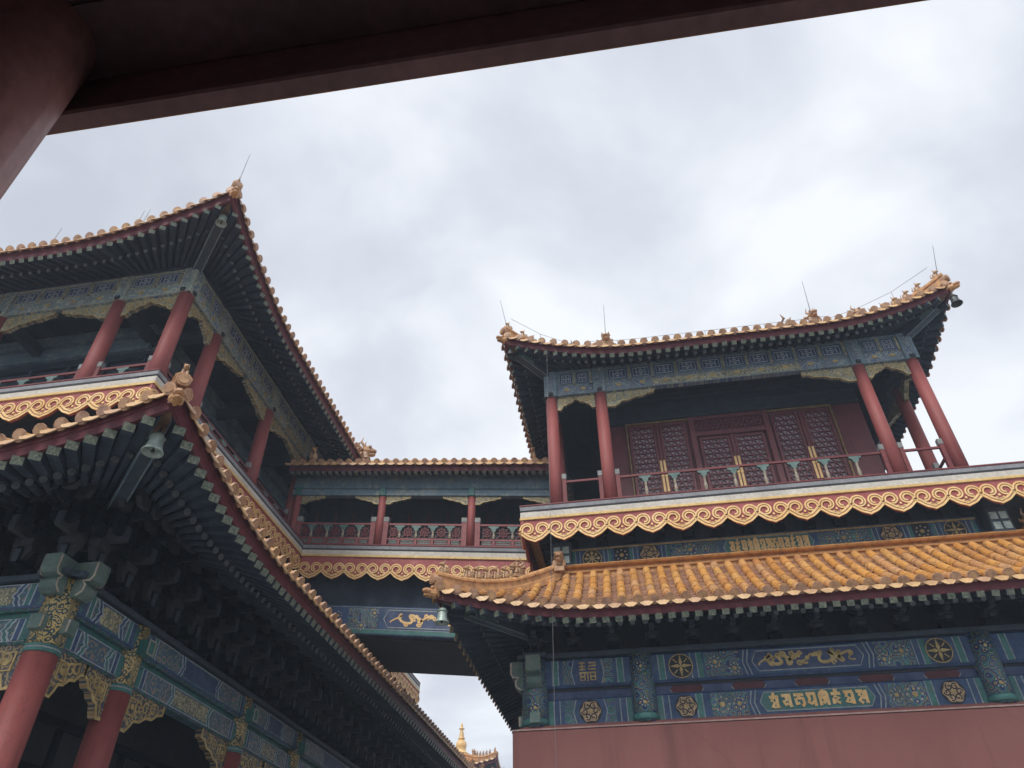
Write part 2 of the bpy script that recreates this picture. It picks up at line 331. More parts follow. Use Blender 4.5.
def bracket_mesh(reach=.55, height=1.0, w=.85):
    """a bracket set: stacked blocks and arms stepping out, u=x, outwards=-y"""
    b = MB(); st = 3
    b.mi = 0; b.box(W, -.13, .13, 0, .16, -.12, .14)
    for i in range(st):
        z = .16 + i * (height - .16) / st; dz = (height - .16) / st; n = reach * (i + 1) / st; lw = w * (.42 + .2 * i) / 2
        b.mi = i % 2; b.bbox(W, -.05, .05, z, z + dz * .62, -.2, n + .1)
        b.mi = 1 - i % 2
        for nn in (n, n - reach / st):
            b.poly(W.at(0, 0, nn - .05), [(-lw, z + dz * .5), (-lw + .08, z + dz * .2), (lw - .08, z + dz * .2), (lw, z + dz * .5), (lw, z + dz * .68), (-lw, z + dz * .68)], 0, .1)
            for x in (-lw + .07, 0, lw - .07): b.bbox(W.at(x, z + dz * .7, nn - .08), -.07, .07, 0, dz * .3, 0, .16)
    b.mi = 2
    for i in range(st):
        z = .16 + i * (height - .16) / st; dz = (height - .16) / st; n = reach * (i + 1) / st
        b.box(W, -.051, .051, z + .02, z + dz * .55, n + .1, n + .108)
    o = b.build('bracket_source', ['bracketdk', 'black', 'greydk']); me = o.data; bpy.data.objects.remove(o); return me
BEAST = beast_mesh(); DRAGON = dragon_mesh()

# ------------------------------------------------------------------ eaves and roofs
class Side:
    def __init__(s, F, L, P, vmax, hip=True, vis=True, gable=None):
        s.F = F; s.L = L; s.__dict__.update(P); s.vmax = vmax; s.hip = hip; s.vis = vis; s.gable = gable
    def lf(s, u):
        if not s.hip: return 0.0, 9e9, 0
        dl = u + s.over; dr = s.L + s.over - u; d = min(dl, dr)
        return max(0.0, 1 - d / s.Lc) ** 2, d, (-1 if dl < dr else 1)
    def pt(s, u, v, dz=0.0, dn=0.0):
        t, d, sg = s.lf(u); dec = max(0.0, 1 - max(v, 0) / (s.Lc * .8))
        return (u + sg * s.flare * t * dec, s.zE + s.lift * t * dec ** 1.5 + s.a * v + s.b * v * v + dz, s.over - v + s.flare * t * dec + dn)
    def vend(s, u):
        t, d, sg = s.lf(u)
        if s.gable is not None and d > s.gable: return s.vmax
        return min(d, s.vmax) if s.gable is None else min(d, s.gable)
    def nrm(s, u, v):
        a = s.pt(u, v); b = s.pt(u, v + .05); dn, dz = b[2] - a[2], b[1] - a[1]; l = math.hypot(dn, dz) or 1
        return (0, -dn / l, dz / l)         # u, v(up), n
    def ulist(s, step):
        lo, hi = (-s.over, s.L + s.over) if s.hip else (0, s.L)
        k = max(2, round((hi - lo) / step)); return [lo + (hi - lo) * i / k for i in range(k + 1)]

def tiles(s, mb, pitch=.3, seg=.34):
    """round tile rows with end discs, pan tiles in courses, drip tiles"""
    us = s.ulist(pitch); F = s.F; r = .088
    for i in range(len(us) - 1):
        u = (us[i] + us[i + 1]) / 2; ve = s.vend(u)
        if ve < .12: continue
        k = max(1, round(ve / seg)); mb.mi = 0
        for j in range(k):
            va, vb = ve * j / k - (.02 if j else 0), ve * (j + 1) / k; pts = []
            jit = rng.uniform(-.008, .008)
            for v, rr in ((va, r * 1.06), (vb, r * .94)):
                a = s.pt(u, v); nn = s.nrm(u, max(v, 0))
                for q in range(7):
                    th = math.pi * q / 6; h = rr * math.sin(th) + .03
                    pts.append((a[0] + rr * math.cos(th) + jit, a[1] + nn[1] * h, a[2] + nn[2] * h))
            mb.add(F, pts, [(q, q + 1, q + 8, q + 7) for q in range(6)] + [tuple(range(7))])
        # end disc facing down the slope
        mb.mi = 2; a = s.pt(u, 0); nn = s.nrm(u, 0); tn = (0, -nn[2], nn[1])
        for r0, o0, o1 in ((.105, -.005, .03), (.07, .03, .042)):
            pts = []
            for o_ in (o0, o1):
                for q in range(10):
                    th = 6.28319 * q / 10; c_, s_ = r0 * math.cos(th), r0 * math.sin(th) + .055
                    pts.append((a[0] + c_, a[1] + nn[1] * s_ + tn[1] * o_, a[2] + nn[2] * s_ + tn[2] * o_))
            mb.add(F, pts, [tuple(range(10, 20))] + [(q, (q + 1) % 10, 10 + (q + 1) % 10, 10 + q) for q in range(10)])
    for i in range(len(us)):
        u = us[i]
        if s.hip and (i == 0 or i == len(us) - 1): continue
        ve = s.vend(u); hw = pitch / 2 - .05; k = max(1, round(ve / (seg * .62))); mb.mi = 1
        for j in range(k):
            va, vb = ve * j / k, ve * (j + 1) / k; pts = []
            for v, lift in ((va, .035), (vb, .0)):
                for du, sag in ((-hw - .03, .02), (0, -.02), (hw + .03, .02)):
                    q = s.pt(u + du * (1 if s.hip else 1), v); pts.append((q[0], q[1] + lift + sag, q[2]))
            for du, sag in ((-hw, .02), (0, -.02), (hw, .02)):
                q = s.pt(u + du, va); pts.append((q[0], q[1] + sag, q[2]))
            mb.add(F, pts, [(0, 1, 4, 3), (1, 2, 5, 4), (6, 7, 1, 0), (7, 8, 2, 1)])
        mb.mi = 3; q = s.pt(u, 0); w = .138
        sh = [(-w, .035), (-w * .5, .005), (0, -.01), (w * .5, .005), (w, .035)] + [(w * math.cos(a_), .02 - .135 * math.sin(a_) * (1 + .1 * math.sin(a_ * 6) ** 2)) for a_ in [math.pi * q_ / 10 for q_ in range(1, 10)]]
        sh = [(a_, b_ + .02) for a_, b_ in sh]; m_ = len(sh)
        pts = [(q[0] + a_, q[1] + b_, q[2] + .02 - b_ * .5 + o_) for o_ in (0, .022) for a_, b_ in sh]
        mb.add(F, pts, [tuple(range(m_, 2 * m_)), tuple(range(m_))[::-1]] + [(x, (x + 1) % m_, m_ + (x + 1) % m_, m_ + x) for x in range(m_)])

def sweep(mb, F, prof, us, fn):
    """sweep a closed (dn,dz) profile along u"""
    k = len(prof); pts = []
    for u in us:
        q = fn(u)
        pts += [(q[0], q[1] + dz, q[2] + dn) for dn, dz in prof]
    mb.add(F, pts, [(i * k + j, i * k + (j + 1) % k, (i + 1) * k + (j + 1) % k, (i + 1) * k + j) for i in range(len(us) - 1) for j in range(k)] + [tuple(range(k))[::-1], tuple(range((len(us) - 1) * k, len(us) * k))])

def underside(s, fas, sof, fly, rnd, step=.25, rw=.1):
    F = s.F; us = s.ulist(.25)
    fb = s.fb
    sweep(fas, F, [(-.03, .03), (-.03, -fb * .45), (-.05, -fb * .47), (-.07, -fb), (-.13, -fb), (-.13, .03)], us, lambda u: s.pt(u, 0))
    def root(u):
        t, d, sg = s.lf(u); Lf = s.over * 2.2
        if s.hip and d < Lf: du = d * (Lf - s.over) / Lf; ur = du if sg < 0 else s.L - du
        else: ur = u
        return (ur, s.zW + s.lift * t * .2, .04)
    def lerp(a, b, k, dz=0): return (a[0] + (b[0] - a[0]) * k, a[1] + (b[1] - a[1]) * k + dz, a[2] + (b[2] - a[2]) * k)
    rows = []
    for u in us:
        r_ = root(u); e = s.pt(u, 0, -fb + .03, -.12)
        rows.append([lerp(r_, e, -.12, .1), lerp(r_, e, .0, .1), lerp(r_, e, .48, .14), e])
    pts = [q for r_ in rows for q in r_]
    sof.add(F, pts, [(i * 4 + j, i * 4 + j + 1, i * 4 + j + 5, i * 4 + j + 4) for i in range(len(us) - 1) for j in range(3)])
    if not s.vis: return
    ur = s.ulist(step)
    for i in range(len(ur) - 1):
        u = (ur[i] + ur[i + 1]) / 2; t, d, sg = s.lf(u)
        if s.hip and d < .28: continue
        r_ = root(u); T = s.pt(u, 0, -fb - rw * .5, -.09)
        A = lerp(r_, T, .42, .1); B2 = lerp(r_, (T[0], T[1] - .1, T[2]), .64)
        fly.append((F.p(*A), F.p(*T), rw)); rnd.append((F.p(*r_), F.p(*B2), rw * .52))

def make_rafters(root, fly, rnd):
    for lst, nm, rd in ((fly, 'flying_rafter', 0), (rnd, 'round_rafter', 1)):
        lst.sort(key=lambda q: (q[1] - EYE).length)
        rest = MB()
        for i, (a, b, w) in enumerate(lst):
            mb = MB() if i < 100 else rest; mb.mi = 0
            if rd: mb.tube([a, b], w, 8, endm=1)
            else: mb.bar(a, b, w * 1.35, w * 1.05, endm=1)
            if i < 100: mb.build(nm, ['raft', 'dotend' if rd else 'raftend'], root)
        o = rest.build(nm + '_row', ['raft', 'dotend' if rd else 'raftend'], root)
        if o: o['kind'] = 'stuff'

def hip_ridge(root, s, dmax, end=0, beasts=5, big=True, rod=True, vis=True, tall=1.0):
    """ridge along the hip at the u=0 end (end=0) or u=L end of side s"""
    def P(d, dz=0):
        u = -s.over + d if end == 0 else s.L + s.over - d
        return s.F.p(*s.pt(u, d, dz))
    ds = []; d = .05
    while d < dmax: ds.append(d); d += .3
    ds.append(dmax)
    path = [P(d) for d in ds]; dirv = (path[1] - path[0]); dirh = Vector((dirv.x, dirv.y, 0)).normalized()
    side = Vector((-dirh.y, dirh.x, 0)); mb = MB()
    kb = min(dmax * .6, .5 + .42 * (beasts + 1)); gap = (kb - .62) / max(1, beasts - .4)
    prof = [(-.13, -.04), (-.13, .1), (-.09, .12), (-.09, .22), (-.12, .24), (-.12, .28), (-.06, .34), (.06, .34), (.12, .28), (.12, .24), (.09, .22), (.09, .12), (.13, .1), (.13, -.04)]
    k = len(prof); pts = []
    for p, d in zip(path, ds):
        e = tall if d < kb else tall * 1.12
        pts += [p + side * a + Vector((0, 0, b * e)) for a, b in prof]
    mb.raw(pts, [(i * k + j, i * k + (j + 1) % k, (i + 1) * k + (j + 1) % k, (i + 1) * k + j) for i in range(len(path) - 1) for j in range(k)] + [tuple(range(k)), tuple(range((len(path) - 1) * k, len(path) * k))[::-1]])
    # round end tile at the tip
    t0 = path[0] - dirh * .02 + Vector((0, 0, .17 * tall)); mb.mi = 1
    mb.tube([t0 + dirh * .12, t0 - dirh * .06], .108, 12); mb.tube([t0 - dirh * .05, t0 - dirh * .075], .075, 12)
    o = mb.build('hip_ridge', ['hiptile', 'disc'], root)
    if not vis: return
    rz = math.atan2(-dirh.x, dirh.y)  # local -y towards the tip
    hz = .32 * tall; f0 = P(.16, hz); inst(BEAST, 'ridge_beast', o, f0, rz, .78)
    for i in range(beasts):
        d = .5 + gap * i
        inst(BEAST, 'ridge_beast', o, P(d, hz), rz, .85)
    if big and kb < dmax: inst(DRAGON, 'ridge_dragon', o, P(kb, hz), rz, .62 * tall)
    if rod:
        w = MB(); a = P(.12, hz + .3); w.tube([a - Vector((0, 0, .25)), a - dirh * .25 + Vector((0, 0, .75))], [.012, .006], 5)
        nodes = [P(d, hz + .52) for d in (.2, .9, 1.6, 2.3, min(2.9, dmax))]
        w.tube(nodes, .007, 4)
        for q in nodes[1:]: w.tube([q - Vector((0, 0, .5)), q], .007, 4)
        w.build('lightning_rod', 'wire', o)
    return o

def corner_beam(root, s, end=0, dragon=True):
    def P(d, dz=0, dn=0):
        u = -s.over + d if end == 0 else s.L + s.over - d
        return s.F.p(*s.pt(u, d, dz))
    tip = P(0.0, -s.fb * .5); cor = s.F.p(0 if end == 0 else s.L, s.zW - .02, 0)
    mb = MB(); d = tip - cor; dh = Vector((d.x, d.y, 0)).normalized()
    mid = cor + d * .66 + Vector((0, 0, -.12))
    mb.mi = 0; mb.bar(cor - d * .15 + Vector((0, 0, -.1)), mid, .24, .26, endm=1)
    a = cor + d * .35 + Vector((0, 0, .08)); e = tip - dh * .22 + Vector((0, 0, -.02)); mb.bar(a, e, .2, .22, endm=1)
    x = dh.cross(Vector((0, 0, 1)))
    mb.mi = 1                                   # painted band and edge lines
    q = a + (e - a) * .3; q2 = a + (e - a) * .5; mb.bar(q, q2, .212, .232); mb.mi = 3; mb.bar(q2 + (e - a) * .12, e, .208, .228); mb.bar(q - (e - a) * .08, q - (e - a) * .05, .21, .23)
    mb.mi = 2
    for sx in (-1, 1):
        for k in (0, 1):
            p0, p1 = (cor - d * .1 + Vector((0, 0, -.1)), mid) if k else (a, e); w = .1 if k else .085; z_ = .128 if k else .108
            mb.bar(p0 + x * sx * w - Vector((0, 0, z_)), p1 + x * sx * w - Vector((0, 0, z_)), .025, .02)
    dd = mid - cor; mb.mi = 4; mb.bar(cor + dd * .62, cor + dd * .88 + Vector((0, 0, -.0)), .252, .27); mb.mi = 2
    for t_ in (.6, .9): mb.bar(cor + dd * t_, cor + dd * (t_ + .025), .256, .276)
    o = mb.build('corner_beam', ['greydk', 'beamhead', 'slate', 'hornwood', 'railgreen'], root)
    h = MB(); c = tip + Vector((0, 0, -.03)); rot = Matrix.Rotation(math.atan2(-dh.x, dh.y) + math.pi, 3, 'Z')
    def q_(v): return c + rot @ Vector(v)
    h.blob(q_((0, .08, 0)), (.11, .16, .105), rot); h.blob(q_((0, -.06, .02)), (.085, .13, .06), rot); h.blob(q_((0, -.06, -.07)), (.07, .1, .03), rot)
    for sx in (-1, 1):
        h.blob(q_((sx * .065, .0, .09)), .034); h.tube([q_((sx * .06, .08, .08)), q_((sx * .09, .19, .18))], [.03, .006], 6)
    h.build('dragon_head', 'hiptile', o)
    return tip, dh, e

def bell(loc, label, dark=False, r=.15, hang=.12):
    mb = MB(); x, y, z = loc
    t = thing('wind_bell', label, 'bell', (x, y, z), 'wind bells under the eave corners')
    prof = [(r * .2, 0), (r * .5, -.01), (r * .62, -r * .35), (r * .68, -r * 1.1), (r * .8, -r * 1.7), (r * 1.02, -r * 2.05), (r * 1.02, -r * 2.15), (r * .9, -r * 2.12), (r * .66, -r * 1.6), (r * .55, -r * .5), (r * .2, -r * .3)]
    mb.lathe((x, y, z - hang), prof, 18)
    for zz in (-r * .5, -r * 1.45): mb.lathe((x, y, z - hang + zz), [(r * .7, -.006), (r * .76, 0), (r * .7, .012)], 18)
    mb.build('bell_body', 'bronzedk' if dark else 'bronze', t, True)
    h = MB(); h.tube([(x, y, z), (x, y, z - hang + .02)], .015, 6); h.lathe((x, y, z - hang + .0), [(.03, 0), (.035, .03), (.01, .06)], 8); h.build('hanger', 'bronzedk', t)
    c = MB(); c.tube([(x, y, z - hang - r * .3), (x, y, z - hang - r * 1.9)], .012, 6); c.blob((x, y, z - hang - r * 1.95), r * .2); c.build('clapper', 'bronzedk', t)

def rect_sides(x0, x1, y0, y1, P, vmax, vis, gable=None, vside=None):
    """front, right, back, left sides of a rectangular eave"""
    fr = Side(Fr((x0, y0, 0), (1, 0, 0), (0, -1, 0)), x1 - x0, P, vmax, True, vis[0], gable)
    rt = Side(Fr((x1, y0, 0), (0, 1, 0), (1, 0, 0)), y1 - y0, P, vside or vmax, True, vis[1])
    bk = Side(Fr((x1, y1, 0), (-1, 0, 0), (0, 1, 0)), x1 - x0, P, vmax, True, vis[2], gable)
    lf = Side(Fr((x0, y1, 0), (0, -1, 0), (-1, 0, 0)), y1 - y0, P, vside or vmax, True, vis[3])
    return fr, rt, bk, lf

def make_roof(root, sides, fly, rnd, name='roof_tiles', tname='eave_board', step=.25, rw=.1):
    tm, fa, so = MB(), MB(), MB()
    for s in sides:
        tiles(s, tm); underside(s, fa, so, fly, rnd, step, rw)
    o = tm.build(name, ['tile', 'pan', 'disc', 'drip'], root)
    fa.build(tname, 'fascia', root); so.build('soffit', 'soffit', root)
    return o

# ------------------------------------------------------------------ painted timber
def spiral(cx, cy, r0, r1, a0, a1, k=16, sx=1):
    return [(cx + sx * (r0 + (r1 - r0) * i / k) * math.cos(a0 + (a1 - a0) * i / k), cy + (r0 + (r1 - r0) * i / k) * math.sin(a0 + (a1 - a0) * i / k)) for i in range(k + 1)]

def scrollwork(mb, F, u0, u1, v0, v1, n, seed=1, w=.03):
    """a gilt writhing dragon-and-cloud line filling a panel"""
    r_ = random.Random(seed); h = v1 - v0; um = (u0 + u1) / 2
    for sg in (-1, 1):                  # two dragons facing a pearl
        a, b = (um - h * .45, u0 + .05) if sg < 0 else (um + h * .45, u1 - .05); body = []
        for i in range(49):
            t = i / 48; x = a + (b - a) * t + .22 * h * math.sin(t * 25); body.append((x, (v0 + v1) / 2 + h * .3 * math.sin(t * 17 + .6) * (1 - .25 * t)))
        mb.ribbon(F, body, [w * (.55 + .9 * math.sin(math.pi * min(1, .12 + t / 52))) for t in range(49)], n, n + .0085 + .0007 * (sg + 1))
        x, y = body[0]
        mb.disc(F, x, y, h * .13, n, n + .0112 + .0005 * sg, 8)
        for da in (-.8, -.2, .5): mb.ribbon(F, [(x, y), (x + sg * h * .3 * math.cos(da), y + h * .3 * math.sin(da))], w * .4, n, n + .007 + .0003 * da)
    mb.disc(F, um, (v0 + v1) / 2, h * .12, n, n + .012, 10)
    for i in range(round((u1 - u0) / h * 4.5)):
        cu = u0 + (u1 - u0) * r_.uniform(.03, .97); cv = v0 + h * r_.uniform(.16, .84); r0 = h * r_.uniform(.1, .17)
        mb.ribbon(F, spiral(cu, cv, r0, r0 * .3, r_.uniform(0, 6), r_.uniform(9, 11), 10, r_.choice((-1, 1))), w * .85, n, n + .004 + .0001 * i)

def medallion(mb, F, u, v, r, n, kind):
    """one painted medallion: slots 0 dark ground, 1 gold, 2 pale rose; mb is the beam it is painted on"""
    parent, mb = mb, MB()
    if kind == 'cross':
        mb.mi = 0; mb.disc(F, u, v, r, n, n + .006, 24); mb.mi = 1
        for i in range(4):
            a = i * math.pi / 2
            mb.poly(F, [(u, v), (u + r * .3 * math.cos(a - .5), v + r * .3 * math.sin(a - .5)), (u + r * .92 * math.cos(a), v + r * .92 * math.sin(a)), (u + r * .3 * math.cos(a + .5), v + r * .3 * math.sin(a + .5))], n + .006, n + .012)
            a += math.pi / 4; mb.ribbon(F, [(u + r * .4 * math.cos(a), v + r * .4 * math.sin(a)), (u + r * .8 * math.cos(a), v + r * .8 * math.sin(a))], r * .09, n + .006, n + .01)
        mb.ribbon(F, [(u + r * .95 * math.cos(6.28319 * i / 24), v + r * .95 * math.sin(6.28319 * i / 24)) for i in range(24)], r * .07, n + .006, n + .01, True)
    elif kind == 'wheel':
        mb.mi = 0; mb.disc(F, u, v, r, n, n + .006, 24); mb.mi = 1
        for i in range(8):
            a = i * math.pi / 4; mb.disc(F, u + r * .62 * math.cos(a), v + r * .62 * math.sin(a), r * .17, n + .006, n + .011, 8)
            mb.ribbon(F, [(u + r * .15 * math.cos(a), v + r * .15 * math.sin(a)), (u + r * .5 * math.cos(a), v + r * .5 * math.sin(a))], r * .1, n + .006, n + .01)
        mb.disc(F, u, v, r * .2, n + .006, n + .014, 10)
        mb.ribbon(F, [(u + r * .95 * math.cos(6.28319 * i / 24), v + r * .95 * math.sin(6.28319 * i / 24)) for i in range(24)], r * .09, n + .006, n + .01, True)
    elif kind == 'rose':
        mb.mi = 0; mb.disc(F, u, v, r * 1.06, n, n + .004, 20); mb.mi = 3
        mb.poly(F, [(u + r * (.9 + .08 * math.cos(6 * 6.28319 * i / 36)) * math.cos(6.28319 * i / 36), v + r * (.9 + .08 * math.cos(6 * 6.28319 * i / 36)) * math.sin(6.28319 * i / 36)) for i in range(36)], n + .004, n + .008)
        mb.mi = 1; mb.disc(F, u, v, r * .2, n + .008, n + .016, 10); mb.mi = 0
        for i in range(6):
            a = i * math.pi / 3; mb.ribbon(F, spiral(u + r * .52 * math.cos(a), v + r * .52 * math.sin(a), r * .32, r * .08, a, a + 7, 12), r * .1, n + .008, n + .014)
    elif kind == 'seal':
        mb.mi = 4; mb.disc(F, u, v, r * 1.25, n, n + .004, 24); mb.mi = 1; q = r / 5.0; n += .004
        for q_, pts in enumerate(([(-4, 4), (-1, 4)], [(-4, 2.4), (-1, 2.4)], [(-2.5, 4.6), (-2.5, 1)], [(-4, 1), (-1, 1)], [(.6, 4), (4, 4), (4, 2.6), (.6, 2.6), (.6, 1), (4, 1)], [(-4, -.6), (4, -.6)], [(-3.4, -.6), (-3.4, -4), (-1.4, -4), (-1.4, -.6)], [(0, -.6), (0, -4.6)], [(1.4, -.6), (1.4, -4), (3.6, -4), (3.6, -.6)], [(-3.4, -2.4), (-1.4, -2.4)], [(1.4, -2.4), (3.6, -2.4)])):
            mb.ribbon(F, [(u + a * q, v + b * q) for a, b in pts], r * .13, n, n + .009 + .0008 * q_)
    elif kind == 'dot':
        mb.mi = 1; mb.disc(F, u, v, r * .3, n, n + .01, 8); mb.mi = 2
        for i in range(8):
            a = i * math.pi / 4; mb.disc(F, u + r * .78 * math.cos(a), v + r * .78 * math.sin(a), r * .13, n, n + .008, 6)
    mb.build('medallion', ['black', 'golddim', 'cream', 'rosegold', 'fretblue'], parent)

def bands(mb, F, u0, v0, v1, n, seq):
    """vertical painted stripes, list of (width, slot)"""
    u = u0
    for w, sl in seq:
        mb.mi = sl; mb.box(F, u, u + w, v0 + .002, v1 - .002, n - .01, n + .003); u += w

# hand-lettered glyphs of the painted inscription, strokes in a unit box
GLY = [
 [[(.0, .78), (.95, .78)], [(.3, .98), (.6, .98)], [(.45, .98), (.45, .78)], [(.75, .78), (.75, .02), (.95, .12)], [(.45, .78), (.2, .5), (.5, .4), (.2, .1), (.55, .08)]],
 [[(.0, .85), (.95, .85)], [(.8, .85), (.8, .05), (1, .15)], [(.45, .85), (.5, .5), (.15, .45), (.3, .2), (.6, .3)]],
 [[(.0, .85), (1, .85)], [(.5, .85), (.45, .6), (.15, .55), (.2, .2), (.5, .3)], [(.5, .6), (.9, .6), (.95, .2), (.7, .05)]],
 [[(.0, .88), (.95, .88)], [(.82, .88), (.82, .02)], [(.2, .88), (.3, .5), (.12, .3), (.4, .2), (.75, .35)]],
 [[(.0, .85), (.95, .85)], [(.1, .85), (.1, .05)], [(.85, .85), (.85, .05)], [(.1, .85), (.45, 1.05), (.85, .9)], [(.3, .85), (.35, .5), (.6, .45), (.35, .15)], [(.6, .7), (.75, .2)]],
 [[(.0, .8), (.95, .8)], [(.3, 1), (.7, 1)], [(.6, .8), (.3, .6), (.75, .5), (.3, .3), (.8, .15)], [(.2, .5), (.15, .1)]],
 [[(.0, .88), (.95, .88)], [(.85, .88), (.85, .02)], [(.35, .88), (.2, .55), (.5, .5), (.15, .2), (.6, .15), (.7, .5)]],
 [[(.0, .88), (.7, .88)], [(.95, .95), (.95, .05)], [(.45, .88), (.25, .6), (.55, .5), (.2, .25), (.5, .05)], [(.7, .88), (.72, .3)]],
]
def inscription(mb, F, u0, u1, v0, v1, n, order, w):
    k = len(order); cw = (u1 - u0) / k
    for i, g in enumerate(order):
        for q, st in enumerate(GLY[g]):
            mb.ribbon(F, [(u0 + cw * (i + .08 + .8 * a), v0 + (v1 - v0) * b) for a, b in st], w, n, n + .009 + .0012 * q)

def corbel(root, F, u, v, length, depth, sgn, n0, n1, mat='carved2', rimw=.03):
    """carved bracket under a beam beside a column"""
    L_ = length * sgn
    prof = [(0, 0), (0, -depth), (.16 * L_, -depth * 1.02), (.24 * L_, -depth * .86), (.3 * L_, -depth * .7), (.45 * L_, -depth * .66), (.58 * L_, -depth * .5), (.75 * L_, -depth * .46), (.86 * L_, -depth * .3), (L_, -depth * .24), (L_, 0)]
    mb = MB(); mb.mi = 0; FF = F.at(u, v, 0)
    mb.poly(FF, prof, n0, n1); mb.mi = 1
    mb.ribbon(FF, prof[1:], rimw, n1, n1 + .012)
    q = depth * .3; mb.ribbon(FF, [(sgn * q * .5, -q * .6), (sgn * q * 1.6, -q * .6), (sgn * q * 1.6, -q * 2), (sgn * q * .5, -q * 2)], rimw * .8, n1, n1 + .012, True)
    mb.disc(FF, sgn * q * 1.05, -q * 1.3, q * .25, n1, n1 + .014, 8)
    for i in range(3):
        t = .32 + .2 * i; mb.ribbon(FF, spiral(t * L_, -depth * (.36 - .07 * i), depth * .17, depth * .04, 1, 8, 12, sgn), rimw * .6, n1, n1 + .01)
    return mb.build('carved_corbel', [mat, 'golddim'], root)

def column(root, x, y, z0, z1, r, cap=0.0, mat='red'):
    mb = MB(); k = 20
    mb.lathe((x, y, 0), [(r * 1.03, z0), (r * 1.02, z0 + (z1 - z0) * .4), (r * .97, z1 - cap)], k)
    o = mb.build('column', mat, root, True)
    if cap:
        c = MB(); c.mi = 0; c.lathe((x, y, 0), [(r * .985, z1 - cap + .001), (r * .985, z1 + .35)], k); c.mi = 1
        for zz, w in ((z1 - cap, .045), (z1 - cap + .075, .03)): c.lathe((x, y, zz), [(r * 1.0, 0), (r * 1.03, .006), (r * 1.03, w), (r * 1.0, w + .006)], k)
        c.mi = 2; c.lathe((x, y, z1 - cap + .046), [(r * 1.012, 0), (r * 1.012, .028)], k)
        c.build('capital', ['capital', 'green', 'line'], o, True)
    return o

# ------------------------------------------------------------------ balconies
CP = .675
def cloud_fascia(root, F, u0, u1, vt, vb, n, phase=0.0, cap=True):
    """hanging board with scalloped edge and gilt cloud scrolls: vt top, vb lowest tips"""
    hV = .23; W_ = u1 - u0
    k = max(1, round(W_ / CP)); P = W_ / k; bd = MB(); us = []
    def z(u):
        t = abs(((u - u0) / P) % 1 - .5) * 2
        return vb + hV * (.45 * t + .55 * t ** 1.8) + .012 * math.sin(t * 9.4) * (1 - t)
    m = k * 20
    ul = [u0 + W_ * i / m for i in range(m + 1)]
    pts = [(u, z(u), n) for u in ul] + [(u, vt, n) for u in ul] + [(u, z(u), n - .06) for u in ul] + [(u, vt, n - .06) for u in ul]
    q = m + 1
    bd.add(F, pts, [(i, i + 1, q + i + 1, q + i) for i in range(m)] + [(2 * q + i + 1, 2 * q + i, 3 * q + i, 3 * q + i + 1) for i in range(m)] + [(i + 1, i, 2 * q + i, 2 * q + i + 1) for i in range(m)] + [(0, q, 3 * q, 2 * q), (m, 2 * q + m, 3 * q + m, q + m)])
    o = bd.build('cloud_board', 'redboard', root)
    g = MB()
    def line(path, w, lw=.02, g0=0.0):
        g.mi = 0; g.ribbon(F, path, w, n, n + .02 + g0)
        g.mi = 1; g.ribbon(F, path, lw, n + .02 + g0, n + .0225 + g0)
    line([(u, z(u) + .054) for u in ul], .11, .02)
    for i in range(k):
        uc = u0 + (i + .5) * P
        for sx in (-1, 1):
            line([(uc + sx * .335 * P / CP, vb + hV + .05)] + spiral(uc + sx * .165, vb + .325, .16, .07, -.3, 4.9, 22, sx), .09, .02, .003 if sx > 0 else .006)
        g.mi = 0; g.disc(F, uc, vb + .215, .026, n, n + .02, 10)
        g.ribbon(F, [(uc + .085 * math.cos(a), vb + .2 + .075 * math.sin(a)) for a in [math.pi * (1.12 + .76 * j / 8) for j in range(9)]], .026, n, n + .02)
    g.build('cloud_scroll_relief', ['gold', 'goldline'], o)
    return o

def balcony_edge(root, F, u0, u1, vt, n):
    mb = MB()
    for a, b, sl, off in ((0, .04, 3, .02), (.04, .15, 1, .006), (.15, .19, 2, .0), (.19, .33, 0, -.004), (.33, .40, 4, .014)):
        mb.mi = sl; mb.bbox(F, u0, u1, vt - b, vt - a - .0005, n - .4, n + off, .006)
    return mb.build('edge_moulding', ['white', 'grey', 'black', 'darkred', 'ochre'], root)

